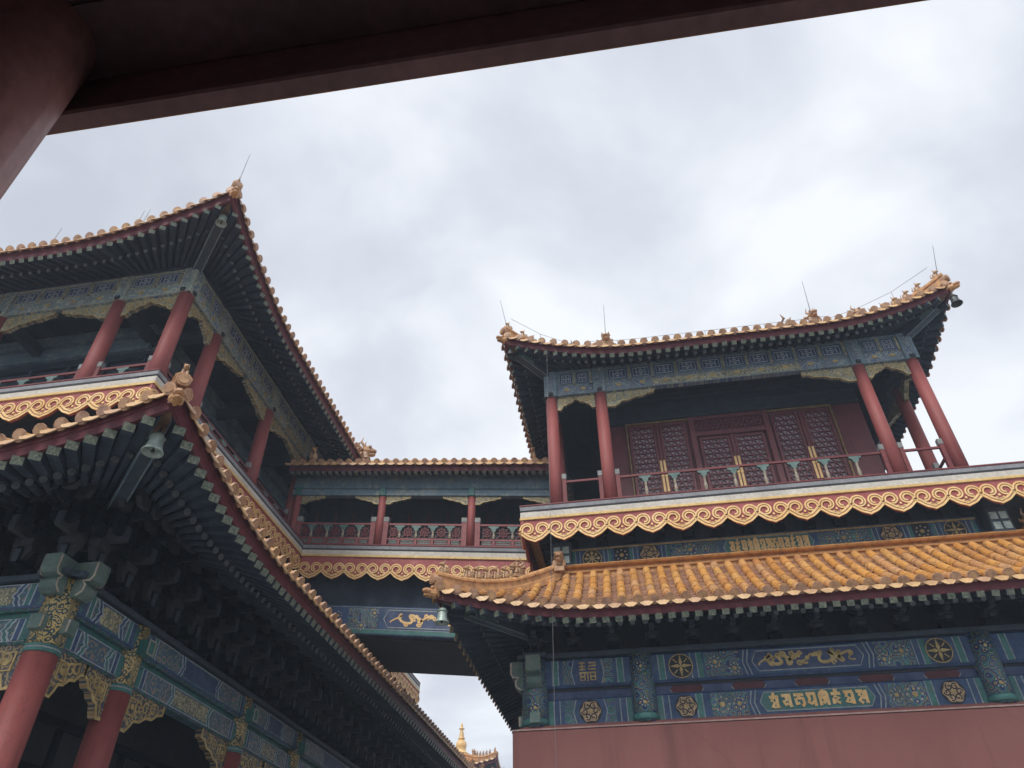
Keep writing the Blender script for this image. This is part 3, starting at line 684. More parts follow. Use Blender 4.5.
def railing(root, F, u0, u1, v0, n, h=1.04, step=.7, lattice=False, col='darkred'):
    """handrail on small vase balusters between two columns, n is the rail's axis"""
    mid = min(.42, h * .34); pw_ = .075 if lattice else .05
    mb = MB(); mb.mi = 0
    mb.bar(F.p(u0, v0 + h, n), F.p(u1, v0 + h, n), .055, .055)
    mb.bar(F.p(u0, v0 + mid, n), F.p(u1, v0 + mid, n), .055, .055); mb.bar(F.p(u0, v0 + .04, n), F.p(u1, v0 + .04, n), .06, .08)
    o = mb.build('railing', [col], root)
    k = max(1, round((u1 - u0) / step)); P = (u1 - u0) / k
    for i in range(k + 1):
        u = u0 + P * i; end = i in (0, k)
        if end:
            u += pw_ if i == 0 else -pw_
            b = MB(); b.mi = 0; b.box(F.at(u, v0, n), -pw_, pw_, 0, h + .1, -.055, .055); b.mi = 1
            b.bbox(F.at(u, v0 + h + .06, n), -pw_ - .01, pw_ + .01, 0, .16, -.065, .065); b.build('rail_post', [col, 'railcap'], o); continue
        b = MB(); b.mi = 1; t = h - .22 - mid
        b.lathe(F.p(u, v0, n), [(.05, mid + .03), (.03, mid + t * .15), (.048, mid + t * .45), (.028, mid + t * .75), (.042, h - .2)], 8); b.mi = 0
        b.poly(F.at(u, v0, n - .035), [(-.045, h - .21), (.045, h - .21), (.075, h - .15), (.07, h - .12), (.14, h - .09), (.15, h - .04), (-.15, h - .04), (-.14, h - .09), (-.07, h - .12), (-.075, h - .15)], 0, .07)
        b.mi = 2; b.box(F.at(u, v0, n), -.035, .035, .08, mid, -.035, .035)
        b.build('baluster', ['railgreen', 'balustercream', col], o)
    for i in range(k):
        a, b_ = u0 + P * i + .05 + (2 * pw_ if i == 0 else 0), u0 + P * (i + 1) - .05 - (2 * pw_ if i == k - 1 else 0)
        pn = MB(); pn.mi = 0; pn.box(F, a, b_, v0 + .09, v0 + mid - .03, n - .012, n + .006); pn.mi = 1
        q = .022; pn.ribbon(F, [(a + q, v0 + .09 + q), (b_ - q, v0 + .09 + q), (b_ - q, v0 + mid - .03 - q), (a + q, v0 + mid - .03 - q)], .03, n + .006, n + .02, True)
        for w_ in (.3, .5, .7): pn.box(F, a + (b_ - a) * w_ - .012, a + (b_ - a) * w_ + .012, v0 + .11, v0 + mid - .05, n + .006, n + .018)
        pn.build('rail_panel', [col, 'railgreen'], o)
        if lattice:
            la = MB(); c_ = (a + b_) / 2; v1, v2 = v0 + mid + .03, v0 + h - .04; vc = (v1 + v2) / 2
            la.mi = 1; la.box(F, a, b_, v1, v2, n - .04, n - .03); la.mi = 0
            for pth in ([(a, v1), (b_, v2)], [(a, v2), (b_, v1)], [(c_, v1), (c_, v2)], [(a, vc), (b_, vc)]): la.ribbon(F, pth, .02, n - .02, n)
            la.ribbon(F, [(c_ + .12 * math.cos(6.28 * j / 10), vc + .12 * math.sin(6.28 * j / 10)) for j in range(10)], .022, n - .02, n + .004, True)
            la.build('rail_lattice', ['darkred', 'black'], o)
    return o

def frieze(root, F, u0, u1, v0, v1, n, cols, pw=.62, base='faded', post='slate'):
    """upper-storey tie beam with fret panels; cols = u of columns"""
    mb = MB(); mb.mi = 0; mb.bbox(F, u0, u1, v0, v1, n - .16, n)
    h = v1 - v0; mb.mi = 1
    mb.box(F, u0, u1, v0 - .0, v0 + .03, n, n + .012); mb.box(F, u0, u1, v1 - .05, v1, n, n + .03)
    for c in cols:
        mb.mi = 1; mb.bbox(F, c - .17, c + .17, v0 - .01, v1 + .02, n - .1, n + .05)
        mb.mi = 2; mb.box(F, c - .1, c + .1, v0 + .1, v1 - .05, n + .05, n + .056)
        mb.mi = 3; mb.bbox(F, c - .06, c + .06, v0 + .0, v0 + .1, n + .05, n + .1)
    mb.mi = 4; mb.box(F, u0 + (u1 - u0) * .3, u0 + (u1 - u0) * .7, v0 + .035, v0 + h * .3, n, n + .004)
    o = mb.build('painted_beam', [base, post, base, 'black', 'carved2'], root)
    cs = sorted(cols)
    for a, b in zip(cs[:-1], cs[1:]):
        a += .22; b -= .22; k = max(2, round((b - a) / pw)); P = (b - a) / k
        for i in range(k):
            ps = MB(); x0, x1 = a + P * i + .05, a + P * (i + 1) - .05; y0, y1 = v0 + h * .42, v1 - .09
            ps.mi = 0; ps.box(F, x0, x1, y0, y1, n, n + .006)
            ps.mi = 1; q = .035
            ps.ribbon(F, [(x0, y0), (x1, y0), (x1, y1), (x0, y1)], .03, n + .006, n + .03, True)
            xm, ym = (x0 + x1) / 2, (y0 + y1) / 2
            ps.mi = 2
            ps.ribbon(F, [(x0 + q * 1.6, y0 + q * 2), (x1 - q * 1.6, y0 + q * 2), (x1 - q * 1.6, y1 - q * 2), (x0 + q * 1.6, y1 - q * 2)], .022, n + .006, n + .018, True)
            hw, hh = (x1 - x0) / 2, (y1 - y0) / 2
            for a1, b1, a2, b2 in ((-.45, .0, .45, .0), (-.45, -.5, -.45, .5), (.45, -.5, .45, .5), (0, -.62, 0, -.2), (0, .2, 0, .62), (-.2, .3, .2, .3), (-.2, -.3, .2, -.3)):
                ps.ribbon(F, [(xm + hw * a1, ym + hh * b1), (xm + hw * a2, ym + hh * b2)], .022, n + .006, n + .018)
            ps.mi = 3; ps.disc(F, xm, v0 + h * .22, h * .09, n, n + .012, 8, h * .06)
            ps.mi = 4; ps.box(F, x1 + .025, x1 + .075, y0 - .04, y1 + .03, n, n + .035)
            if i % 2 == 0:
                ps.mi = 2; ps.ribbon(F, [(x0, v0 + h * .1), (xm, v0 + h * .34), (x1, v0 + h * .1)], .02, n, n + .008)
            ps.build('fret_panel', ['fretblue', post, 'paleline', 'golddim', 'carved2'], o)
    return o

def lattice(mb, F, u0, u1, v0, v1, n, step=.12, w=.024):
    """three-way diagonal lattice clipped to a rectangle"""
    for ang in (0, 60, 120):
        c, s_ = math.cos(rad(ang)), math.sin(rad(ang)); cu, cv = (u0 + u1) / 2, (v0 + v1) / 2
        R_ = math.hypot(u1 - u0, v1 - v0) / 2; k = int(R_ / step) + 1
        for i in range(-k, k + 1):
            px, py = cu - s_ * i * step, cv + c * i * step; t0, t1 = -R_ * 2, R_ * 2; ok = True
            for p, d, lo, hi in ((px, c, u0, u1), (py, s_, v0, v1)):
                if abs(d) < 1e-6:
                    if p < lo or p > hi: ok = False
                else:
                    a, b = sorted(((lo - p) / d, (hi - p) / d)); t0, t1 = max(t0, a), min(t1, b)
            if ok and t1 - t0 > .03: mb.ribbon(F, [(px + c * t0, py + s_ * t0), (px + c * t1, py + s_ * t1)], w, n - .02 - ang * .0001, n + .02 - ang * .0001)

def door_leaf(root, F, u0, u1, v0, v1, n, split=.28):
    mb = MB(); mb.mi = 0; w = .085; vs = v0 + (v1 - v0) * split
    for a, b, c, d in ((u0, u0 + w, v0, v1), (u1 - w, u1, v0, v1), (u0 + w, u1 - w, v0, v0 + w), (u0 + w, u1 - w, v1 - w, v1), (u0 + w, u1 - w, vs - w, vs)):
        mb.bbox(F, a, b, c, d, n - .06, n)
    mb.bbox(F, u0 + w, u1 - w, v0 + w, vs - w, n - .05, n - .025)
    mb.mi = 1; mb.box(F, u0 + w, u1 - w, vs, v1 - w, n - .07, n - .065)
    o = mb.build('lattice_door', ['doorred', 'paper'], root)
    la = MB(); lattice(la, F, u0 + w, u1 - w, vs, v1 - w, n - .028, .165, .026); la.build('lattice', 'doorred', o)
    return o

def plate(root, F, u, v0, v1, n):
    mb = MB()
    for x in (-.075, .02):
        mb.bbox(F, u + x, u + x + .06, v0, v1, n, n + .012, .004)
        mb.bbox(F, u + x - .01, u + x + .07, (v0 + v1) / 2 - .03, (v0 + v1) / 2 + .03, n + .002, n + .02, .004)
    mb.build('door_plate', 'gold', root)

# ================================================================== the pavilion on the right
def shifted(F, mats): pass

def pavilion():
    root = thing('temple_pavilion', 'two-storey temple pavilion with a plain red plastered base and lattice doors upstairs', 'pavilion', (3.34, 19.65, 0))
    X = [-1.44, -.08, 6.76, 8.12]; Y = [16.0, 17.33, 21.97, 23.3]
    fly, rnd = [], []
    # ---- upper roof
    P = dict(over=1.05, flare=.16, lift=.74, Lc=3.6, zE=14.98, fb=.21, zW=15.12, a=.44, b=.035)
    sides = rect_sides(X[0], X[3], Y[0], Y[3], P, (Y[3] - Y[0]) / 2 + 1.05, (1, 1, 0, 1), gable=2.75, vside=2.75)
    make_roof(root, sides, fly, rnd)
    fr, rt, bk, lf = sides
    hip_ridge(root, fr, 2.75, 0, 5, tall=1.25); hip_ridge(root, fr, 2.75, 1, 5, tall=1.35)
    hip_ridge(root, bk, 2.75, 0, 4, rod=False, vis=False); hip_ridge(root, bk, 2.75, 1, 4, rod=False, vis=False)
    tips = [corner_beam(root, fr, 0), corner_beam(root, fr, 1)]
    corner_beam(root, bk, 0); corner_beam(root, bk, 1)
    zr = fr.pt(3, fr.vmax)[1]
    g = MB()
    for s in (fr, bk):          # gable-end ridges with dragons, each down the slope
        for u in ((1.70, s.L - 2.1) if s is fr else (2.1, s.L - 1.7)):
            path = [s.F.p(*s.pt(u, v, .12)) for v in (.85, 1.5, 2.5, 3.5, s.vmax)]
            for a, b in zip(path[:-1], path[1:]): g.bar(a, b, .24, .5)
    g.bar((X[0] + 1.7, 19.65, zr + .25), (X[3] - 1.7, 19.65, zr + .25), .3, .7)
    og = g.build('main_ridge', 'tile', root)
    for u in (1.70, fr.L - 2.1):
        q = fr.F.p(*fr.pt(u, .82, .2)); inst(DRAGON, 'ridge_dragon', og, q, 0, .95)
        r_ = MB(); r_.tube([q + Vector((0, 0, .5)), q + Vector((.05, -.1, 1.75))], [.014, .006], 5); r_.build('lightning_rod', 'wire', og)
    for x, z_ in ((X[0] + 1.7, 1), (X[3] - 1.7, -1)): inst(DRAGON, 'ridge_dragon', og, (x, 19.65, zr + .5), z_ * math.pi / 2, 1.7)
    ga = MB()
    for x in (X[0] + 1.74, X[3] - 1.74):
        yy0, yy1 = Y[0] - 1.05 + 2.8, Y[3] + 1.05 - 2.8; zz = lf.pt(3, 2.75)[1] - .1
        ga.raw([(x, yy0, zz), (x, yy1, zz), (x, 19.65, zr)], [(0, 1, 2)])
    ga.build('gable', 'darkred', root)
    wr = MB(); w_pts = [fr.F.p(*fr.pt(u, .35, .36)) for u in [1.2 + i * .8 for i in range(9)]]
    wr.tube(w_pts, .007, 4)
    for p in w_pts: wr.tube([p - Vector((0, 0, .3)), p], .007, 4)
    wr.build('lightning_wire', 'wire', root)
    # ---- lower skirt roof
    lx0, lx1, ly0, ly1 = -1.97, 9.35, 15.15, 24.15
    P2 = dict(over=1.55, flare=.28, lift=.52, Lc=3.2, zE=7.19, fb=.2, zW=7.42, a=.56, b=.09)
    s2 = rect_sides(lx0, lx1, ly0, ly1, P2, 2.2, (1, 1, 0, 1))
    make_roof(root, s2, fly, rnd)
    f2, r2, b2, l2 = s2
    hip_ridge(root, f2, 2.15, 0, 5, big=True, rod=False); hip_ridge(root, f2, 2.15, 1, 5, rod=False)
    hip_ridge(root, b2, 2.15, 0, 4, rod=False, vis=False); hip_ridge(root, b2, 2.15, 1, 4, rod=False, vis=False)
    tips += [corner_beam(root, f2, 0), corner_beam(root, f2, 1)]
    corner_beam(root, b2, 0); corner_beam(root, b2, 1)
    zt = f2.pt(4, 2.15)[1]
    rg = MB()
    for s in s2:                # moulded ridge where the skirt roof meets the wall
        sweep(rg, s.F, [(.09, -.1), (.09, .02), (.13, .03), (.14, .07), (.06, .085), (.06, .14), (.16, .155), (.185, .19), (.16, .225), (.06, .27), (-.12, .27), (-.12, -.1)], [.6 + (s.L - 1.2) * i / 40 for i in range(41)], lambda u: (u, zt, -.62))
    rgo = rg.build('skirt_ridge', 'tile', root)
    for u in (.55, f2.L - .55): inst(DRAGON, 'ridge_dragon', rgo, f2.F.p(u, zt + .02, -.46), 0, .9)
    make_rafters(root, fly, rnd)
    # ---- upper storey
    for i, x in enumerate(X):
        for j, y in enumerate(Y):
            if i in (1, 2) and j in (1, 2): continue
            column(root, x, y, 10.45, 14.25, .165)
    FF = Fr((X[0], Y[0], 0), (1, 0, 0), (0, -1, 0)); cu = [x - X[0] for x in X]
    FRt = Fr((X[3], Y[0], 0), (0, 1, 0), (1, 0, 0)); cy = [y - Y[0] for y in Y]
    FL = Fr((X[0], Y[3], 0), (0, -1, 0), (-1, 0, 0)); FB = Fr((X[3], Y[3], 0), (-1, 0, 0), (0, 1, 0))
    for F, cs in ((FF, cu), (FRt, cy), (FL, cy), (FB, cu)):
        frieze(root, F, -.12, cs[3] + .12, 14.2, 15.06, .13, cs)
        railing(root, F, .17, cs[1] - .17, 10.45, 0); railing(root, F, cs[1] + .17, cs[2] - .17, 10.45, 0); railing(root, F, cs[2] + .17, cs[3] - .17, 10.45, 0)
        for a, b in ((0, 1), (2, 3)):
            corbel(root, F, cs[a] + .16, 14.2, (cs[b] - cs[a] - .32) / 2 + .01, .42, 1, -.05, .05); corbel(root, F, cs[b] - .16, 14.2, (cs[b] - cs[a] - .32) / 2 + .01, .42, -1, -.05, .05)
        corbel(root, F, cs[1] + .16, 14.2, 1.3, .46, 1, -.05, .05); corbel(root, F, cs[2] - .16, 14.2, 1.3, .46, -1, -.05, .05)
    cl = MB(); cl.box(W, X[0] - .2, X[3] + .2, 15.06, 15.12, -Y[3] - .2, -Y[0] + .2)
    for x in [X[0] + .9 * i for i in range(1, 11)]: cl.box(W, x - .06, x + .06, 14.9, 15.06, -Y[3], -Y[0] - .18)
    for y in (16.6, 17.2): cl.box(W, X[0] + .1, X[3] - .1, 14.72, 14.9, -y - .09, -y + .09)
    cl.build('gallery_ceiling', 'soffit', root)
    # inner room with lattice doors
    FI = Fr((0, Y[1], 0), (1, 0, 0), (0, -1, 0)); x0, x1 = X[1] + .05, 7.02
    wl = MB(); wl.box(W, x0, x1, 10.45, 14.1, -Y[2], -Y[1] - .2)
    wl.bbox(FI, x0, x1, 10.45, 14.08, -.2, -.09)
    wl.build('room_wall', 'doorred', root)
    up = MB()
    up.box(FI, x0, x1, 14.12, 15.05, -.22, -.04); up.box(W, x0 + .01, x1 - .01, 14.1, 15.05, -Y[2], -Y[1] - .22)
    up.bbox(FI, x0, x1, 14.5, 14.66, -.04, .03); up.bbox(FI, x0, x1, 14.12, 14.2, -.04, .02)
    up.build('transom_beam', 'greydk', root)
    for a, b in ((.55, 2.27), (4.5, 6.2)):
        m = (a + b) / 2
        door_leaf(root, FI, a + .05, m - .05, 10.5, 13.98, 0); door_leaf(root, FI, m + .05, b - .05, 10.5, 13.98, 0)
        c = MB(); c.bbox(FI, m - .045, m + .045, 10.5, 13.98, -.03, .03); c.build('door_post', 'doorred', root)
        plate(root, FI, m, 11.7, 12.7, .031)
        t = MB(); t.bbox(FI, a - .02, b + .02, 14.0, 14.04, -.03, .04)
        e = a if a < 3 else b; t.bbox(FI, e - .02, e + .02, 10.5, 13.988, -.03, .04); t.build('gilt_trim', 'trim', root)
    a, b = 2.37, 4.42; m = (a + b) / 2
    door_leaf(root, FI, a + .14, m - .05, 10.5, 13.36, -.005, .3); door_leaf(root, FI, m + .05, b - .14, 10.5, 13.36, -.005, .3)
    c = MB(); c.bbox(FI, m - .045, m + .045, 10.5, 13.36, -.03, .03)
    for q in (a, b): c.bbox(FI, q - .08, q + .08, 10.5, 14.06, -.03, .05)
    c.bbox(FI, a + .08, b - .08, 13.38, 13.52, -.03, .05); c.bbox(FI, a + .08, b - .08, 13.96, 14.06, -.03, .04); c.build('door_frame', 'doorred', root)
    plate(root, FI, m, 11.6, 12.62, .031)
    la = MB(); lattice(la, FI, a + .08, b - .08, 13.52, 13.96, 0, .11, .024); la.build('transom_lattice', 'doorred', root)
    # ---- balcony
    bx0, bx1, by0, by1 = -2.26, 9.9, 15.2, 24.1
    fl = MB(); fl.box(W, bx0 + .3, bx1 - .3, 10.0, 10.44, -by1 + .3, -by0 - .3); fl.build('balcony_floor', 'soffit', root)
    for F, L in ((Fr((bx0, by0, 0), (1, 0, 0), (0, -1, 0)), bx1 - bx0), (Fr((bx1, by0, 0), (0, 1, 0), (1, 0, 0)), by1 - by0), (Fr((bx0, by1, 0), (0, -1, 0), (-1, 0, 0)), by1 - by0), (Fr((bx1, by1, 0), (-1, 0, 0), (0, 1, 0)), bx1 - bx0)):
        balcony_edge(root, F, 0, L, 10.45, 0); cloud_fascia(root, F, .0, L, 10.055, 9.47, -.02)
    # ---- band between balcony and skirt roof
    pz = MB(); pz.box(W, -1.5, 8.18, 8.4, 9.99, -23.4, -15.98); pz.build('wall', 'greydk', root)
    FP = Fr((0, 15.9, 0), (1, 0, 0), (0, -1, 0)); mb = MB(); mb.mi = 0; mb.bbox(FP, -1.16, 7.86, 8.7, 9.58, -.1, 0); n = 0
    mb.mi = 3; mb.box(FP, -1.16, 7.86, 9.5, 9.54, n, n + .01)
    ob = mb.build('painted_beam', ['blue', 'green', 'line', 'golddim'], root)
    de = MB()
    sl = ['blue', 'green', 'line', 'flora', 'black', 'golddim', 'cream', 'carved2']
    for u in (-.67, .67, 6.02, 7.36):
        bands(de, FP, u - .46, 8.72, 9.48, n, [(.07, 1), (.02, 2), (.08, 0), (.02, 2)]); bands(de, FP, u + .27, 8.72, 9.48, n, [(.02, 2), (.08, 0), (.02, 2), (.07, 1)])
    for u in (.02, 6.67): de.mi = 4; de.box(FP, u - .17, u + .17, 8.72, 9.5, n, n + .02)
    for a, b in ((1.15, 2.25), (4.45, 5.55)): de.mi = 3; de.box(FP, a, b, 8.72, 9.48, n, n + .004)
    de.mi = 1; de.poly(FP, [(2.35, 9.28), (2.45, 9.06), (4.25, 9.06), (4.35, 9.28), (4.25, 9.49), (2.45, 9.49)], n, n + .006); de.mi = 2
    de.ribbon(FP, [(2.35, 9.28), (2.45, 9.06), (4.25, 9.06), (4.35, 9.28), (4.25, 9.49), (2.45, 9.49)], .03, n + .006, n + .009, True)
    de.build('painted_pattern', sl, ob)
    for u, k in ((-.67, 'wheel'), (.67, 'rose'), (6.02, 'rose'), (7.36, 'cross')): medallion(ob, FP, u, 9.28, .23, n + .004, k)
    for u in (1.6, 5.0, .02, 6.67): medallion(ob, FP, u, 9.3, .16, n + .021, 'dot')
    for u in (1.35, 1.95, 4.7, 5.3): medallion(ob, FP, u, 9.3, .1, n + .005, 'dot')
    tx = MB(); inscription(tx, FP, 2.48, 4.24, 9.13, 9.45, n + .007, [1, 5, 3, 0, 4, 6, 7, 2, 3, 1, 5, 6, 7], .05); tx.build('inscription', 'gold', ob)
    FPL = Fr((-1.5, 23.4, 0), (0, -1, 0), (-1, 0, 0)); FPR = Fr((8.18, 15.98, 0), (0, 1, 0), (1, 0, 0))
    for F in (FPL, FPR):
        q = MB(); q.bbox(F, .3, 7.1, 8.7, 9.55, 0, .08); q.build('painted_beam', 'flora', root)
    bm = bracket_mesh(.35, .42, .6)
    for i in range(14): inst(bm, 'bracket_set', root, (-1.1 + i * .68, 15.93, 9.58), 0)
    for i in range(10):
        inst(bm, 'bracket_set', root, (-1.5, 16.5 + i * .7, 9.58), -math.pi / 2)
    for x in (-1.36, 8.2):          # painted beam ends over the skirt roof, four pale squares each
        e = MB(); e.mi = 0; e.bbox(FP, x - .22, x + .22, 9.0, 9.6, -.1, .3); e.mi = 1
        for du in (-.1, .1):
            for dv in (9.16, 9.4): e.box(FP, x + du - .075, x + du + .075, dv - .085, dv + .085, .3, .312)
        e.build('beam_end', ['greydk', 'bronze'], root)
    # ---- ground floor
    wl = MB(); a0, a1, c0, c1 = -2.4, 9.78, 14.72, 24.58
    wl.bbox(W, a0, a1, 0.6, 5.3, -c1, -c0, .02)
    wl.raw([(a0, c0, 5.3), (a1, c0, 5.3), (a1, c1, 5.3), (a0, c1, 5.3), (a0 + .25, c0 + .25, 5.44), (a1 - .25, c0 + .25, 5.44), (a1 - .25, c1 - .25, 5.44), (a0 + .25, c1 - .25, 5.44)],
           [(0, 1, 5, 4), (1, 2, 6, 5), (2, 3, 7, 6), (3, 0, 4, 7), (4, 5, 6, 7)])
    wl.build('wall', 'wallred', root)
    tr = MB(); tr.box(W, a0 + .01, a1 - .01, 5.3, 5.325, -c0 - .01, -c0 + .012); tr.build('wall_coping', 'coping', root)
    pl = MB(); pl.bbox(W, a0 - .35, a1 + .35, 0, .6, -c1 - .35, -c0 + .35, .03); pl.build('plinth', 'stone', root)
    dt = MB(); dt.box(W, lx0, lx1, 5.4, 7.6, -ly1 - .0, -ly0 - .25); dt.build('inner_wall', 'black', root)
    FG = Fr((lx0, ly0, 0), (1, 0, 0), (0, -1, 0)); FGr = Fr((lx1, ly0, 0), (0, 1, 0), (1, 0, 0)); FGl = Fr((lx0, ly1, 0), (0, -1, 0), (-1, 0, 0))
    for F, cs in ((FG, [0, 2.12, 8.5, 11.32]), (FGr, [0, 2, 7, 9.0]), (FGl, [0, 2, 7, 9.0])):
        b = MB(); b.mi = 0; b.bbox(F, -.2, cs[3] + .2, 5.42, 5.93, -.2, .1, .03)
        b.mi = 1; b.box(F, -.1, cs[3] + .1, 5.93, 6.1, -.2, .04)
        b.mi = 4; b.box(F, -.1, cs[3] + .1, 6.085, 6.135, -.1, .06)  # dark strip added as the shadow line between the two beams
        b.mi = 2; b.bbox(F, -.2, cs[3] + .2, 6.135, 6.7, -.2, .16, .05)
        b.mi = 3; b.bbox(F, -.35, cs[3] + .35, 6.7, 6.8, -.25, .24)
        o = b.build('painted_beam', ['blue', 'fretblue', 'blue', 'greydk', 'black'], root)
        ob = o; PM = ['blue', 'green', 'line', 'flora', 'black', 'golddim', 'cart', 'flora2', 'fretblue']
        for a, c in zip(cs[:-1], cs[1:]):
            a += .25; c -= .25; long = c - a > 3
            for v0, v1, n, s in ((5.45, 5.9, .1, 0), (6.17, 6.66, .16, 1)):
                A_, B_ = (1, 0) if s == 0 else (0, 1); dm = MB()
                bands(dm, F, a, v0, v1, n, [(.09, A_), (.02, 2), (.1, B_), (.02, 2)]); bands(dm, F, c - .23, v0, v1, n, [(.02, 2), (.1, B_), (.02, 2), (.09, A_)])
                vm = (v0 + v1) / 2
                if not long:
                    medallion(ob, F, (a + c) / 2, vm, .21, n + .003, 'seal' if s else 'rose')
                    for sx in (-1, 1):
                        dm.mi = 3 if s else 7; m_ = (a + c) / 2; dm.box(F, m_ + sx * .3 - .0, m_ + sx * .5, v0 + .01, v1 - .01, n, n + .004)
                        dm.mi = 2; dm.ribbon(F, [(m_ + sx * .27, v0), (m_ + sx * .33, vm), (m_ + sx * .27, v1)], .02, n, n + .006)
                else:
                    for sx, e in ((1, a), (-1, c)):
                        bands(dm, F, e + sx * .85 - .13, v0, v1, n, [(.02, 2), (.1, A_), (.02, 2), (.1, B_)])
                        medallion(ob, F, e + sx * .53, vm, .24 if s else .2, n + .004, 'cross' if s else 'rose')
                        dm.mi = 3; x0, x1 = sorted((e + sx * 1.0, e + sx * 1.68)); dm.box(F, x0, x1, v0 + .01, v1 - .01, n, n + .004)
                        if not s:
                            medallion(ob, F, e + sx * 1.2, vm, .17, n + .005, 'dot'); medallion(ob, F, e + sx * 1.52, vm, .13, n + .005, 'dot')
                        else:
                            medallion(ob, F, e + sx * 1.2, vm + .04, .13, n + .005, 'dot'); medallion(ob, F, e + sx * 1.55, vm - .1, .12, n + .005, 'dot')
                        for dx in (1.72, 1.8):
                            dm.mi = 2; dm.ribbon(F, [(e + sx * (dx + .06), v0), (e + sx * dx, vm), (e + sx * (dx + .06), v1)], .022, n, n + .006)
                    x0, x1 = a + 1.9, c - 1.9
                    pts = [(x0, vm), (x0 + .1, v0 + .06), (x1 - .1, v0 + .06), (x1, vm), (x1 - .1, v1 - .05), (x0 + .1, v1 - .05)]
                    dm.mi = 1 if s == 0 else 8; dm.poly(F, pts, n, n + .006); dm.mi = 2; dm.ribbon(F, pts, .022, n + .006, n + .01, True)
                    if s and F is FG:
                        sw = MB(); scrollwork(sw, F, x0 + .1, x1 - .1, v0 + .08, v1 - .06, n + .007, 5, .045); sw.build('gilt_dragons', 'golddim', o)
                    elif F is FG:
                        tx = MB(); inscription(tx, F, x0 + .16, x1 - .12, v0 + .1, v1 - .09, n + .008, [0, 1, 2, 3, 4, 5, 6, 7], .055); tx.build('inscription', 'gold', o)
                dm.build('painted_pattern', PM, o)
            # little red cartouches on the board between the two beams
            k = 5 if long else 1
            for i in range(k):
                u = a + (c - a) * (i + .5) / k
                if long and i in (0, 1, 2, 3, 4):
                    dm = MB(); dm.mi = 6; dm.poly(F, [(u - .32, 6.015), (u - .27, 5.95), (u + .27, 5.95), (u + .32, 6.015), (u + .27, 6.08), (u - .27, 6.08)], .04, .05)
                    dm.mi = 2; dm.ribbon(F, [(u - .33, 6.015), (u - .28, 5.95)], .015, .05, .055); dm.ribbon(F, [(u + .33, 6.015), (u + .28, 5.95)], .015, .05, .055); dm.build('cartouche', PM, o)
        for c in cs:                    # column heads, painted, standing just clear of the wall top
            cp = MB(); cp.mi = 0; q = F.p(c, 0, .06); cp.lathe((q.x, q.y, 0), [(.235, 5.4), (.235, 6.7)], 20); cp.mi = 1
            cp.lathe((q.x, q.y, 5.44), [(.24, 0), (.26, .02), (.26, .1), (.24, .12)], 20)
            h = cp.build('column_head', ['flora', 'green'], root, True)
            FQ = F.at(c, 0, .29); medallion(h, FQ, 0, 6.42, .1, .0, 'dot'); medallion(h, FQ, 0, 5.75, .1, .0, 'dot')
    bm = bracket_mesh(.5, .68, .62)
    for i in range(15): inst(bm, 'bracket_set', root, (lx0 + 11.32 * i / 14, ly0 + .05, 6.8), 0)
    for i in range(1, 13):
        inst(bm, 'bracket_set', root, (lx0 + .05, ly0 + 9 * i / 12, 6.8), -math.pi / 2); inst(bm, 'bracket_set', root, (lx1 - .05, ly0 + 9 * i / 12, 6.8), math.pi / 2)
    corner_heads(root, FG, 0, 6.12, 6.7); corner_heads(root, FG, 11.32, 6.12, 6.7, 1); corner_heads(root, FG, 0, 5.46, 5.66, small=True)
    wi = MB(); wi.tube([(-1.4, 14.85, 14.93), (-1.43, 13.28, 5.0), (-1.43, 13.2, .2)], .0045, 4); wi.build('lightning_wire', 'wire', root)
    return tips

def corner_heads(root, F, u, v0, v1, right=0, small=False):
    """scroll-cut ends of the tie beams sticking out past the corner column"""
    sg = 1 if right else -1; h = v1 - v0
    FU = F.at(u, v0, 0)
    other = Fr(F.p(u, v0, 0), F.N * 1.0, F.U * sg)
    for k, G in enumerate((Fr(FU.p(0, 0, 0), F.U * sg, F.N), other)):
        mb = MB(); l = .52 if not small else .36
        prof = [(.1, 0), (l * .62, 0), (l * .8, h * .12), (l * .82, h * .3), (l * .7, h * .42), (l * .92, h * .5), (l, h * .62), (l, h), (.1, h)]
        if small: prof = [(.1, 0), (l, 0), (l, h), (.1, h)]
        hw = .09 if small else .14; mb.mi = 0; mb.poly(G, prof, -hw, hw); mb.mi = 1
        for nn in (hw, -hw - .002): mb.ribbon(G, [(p[0] - .02, p[1] + (.02 if p[1] < h * .5 else -.02)) for p in prof[1:-1]], .035, nn, nn + .004 if nn > 0 else nn - .004)
        mb.build('beam_end', ['beamhead', 'cream'], root)

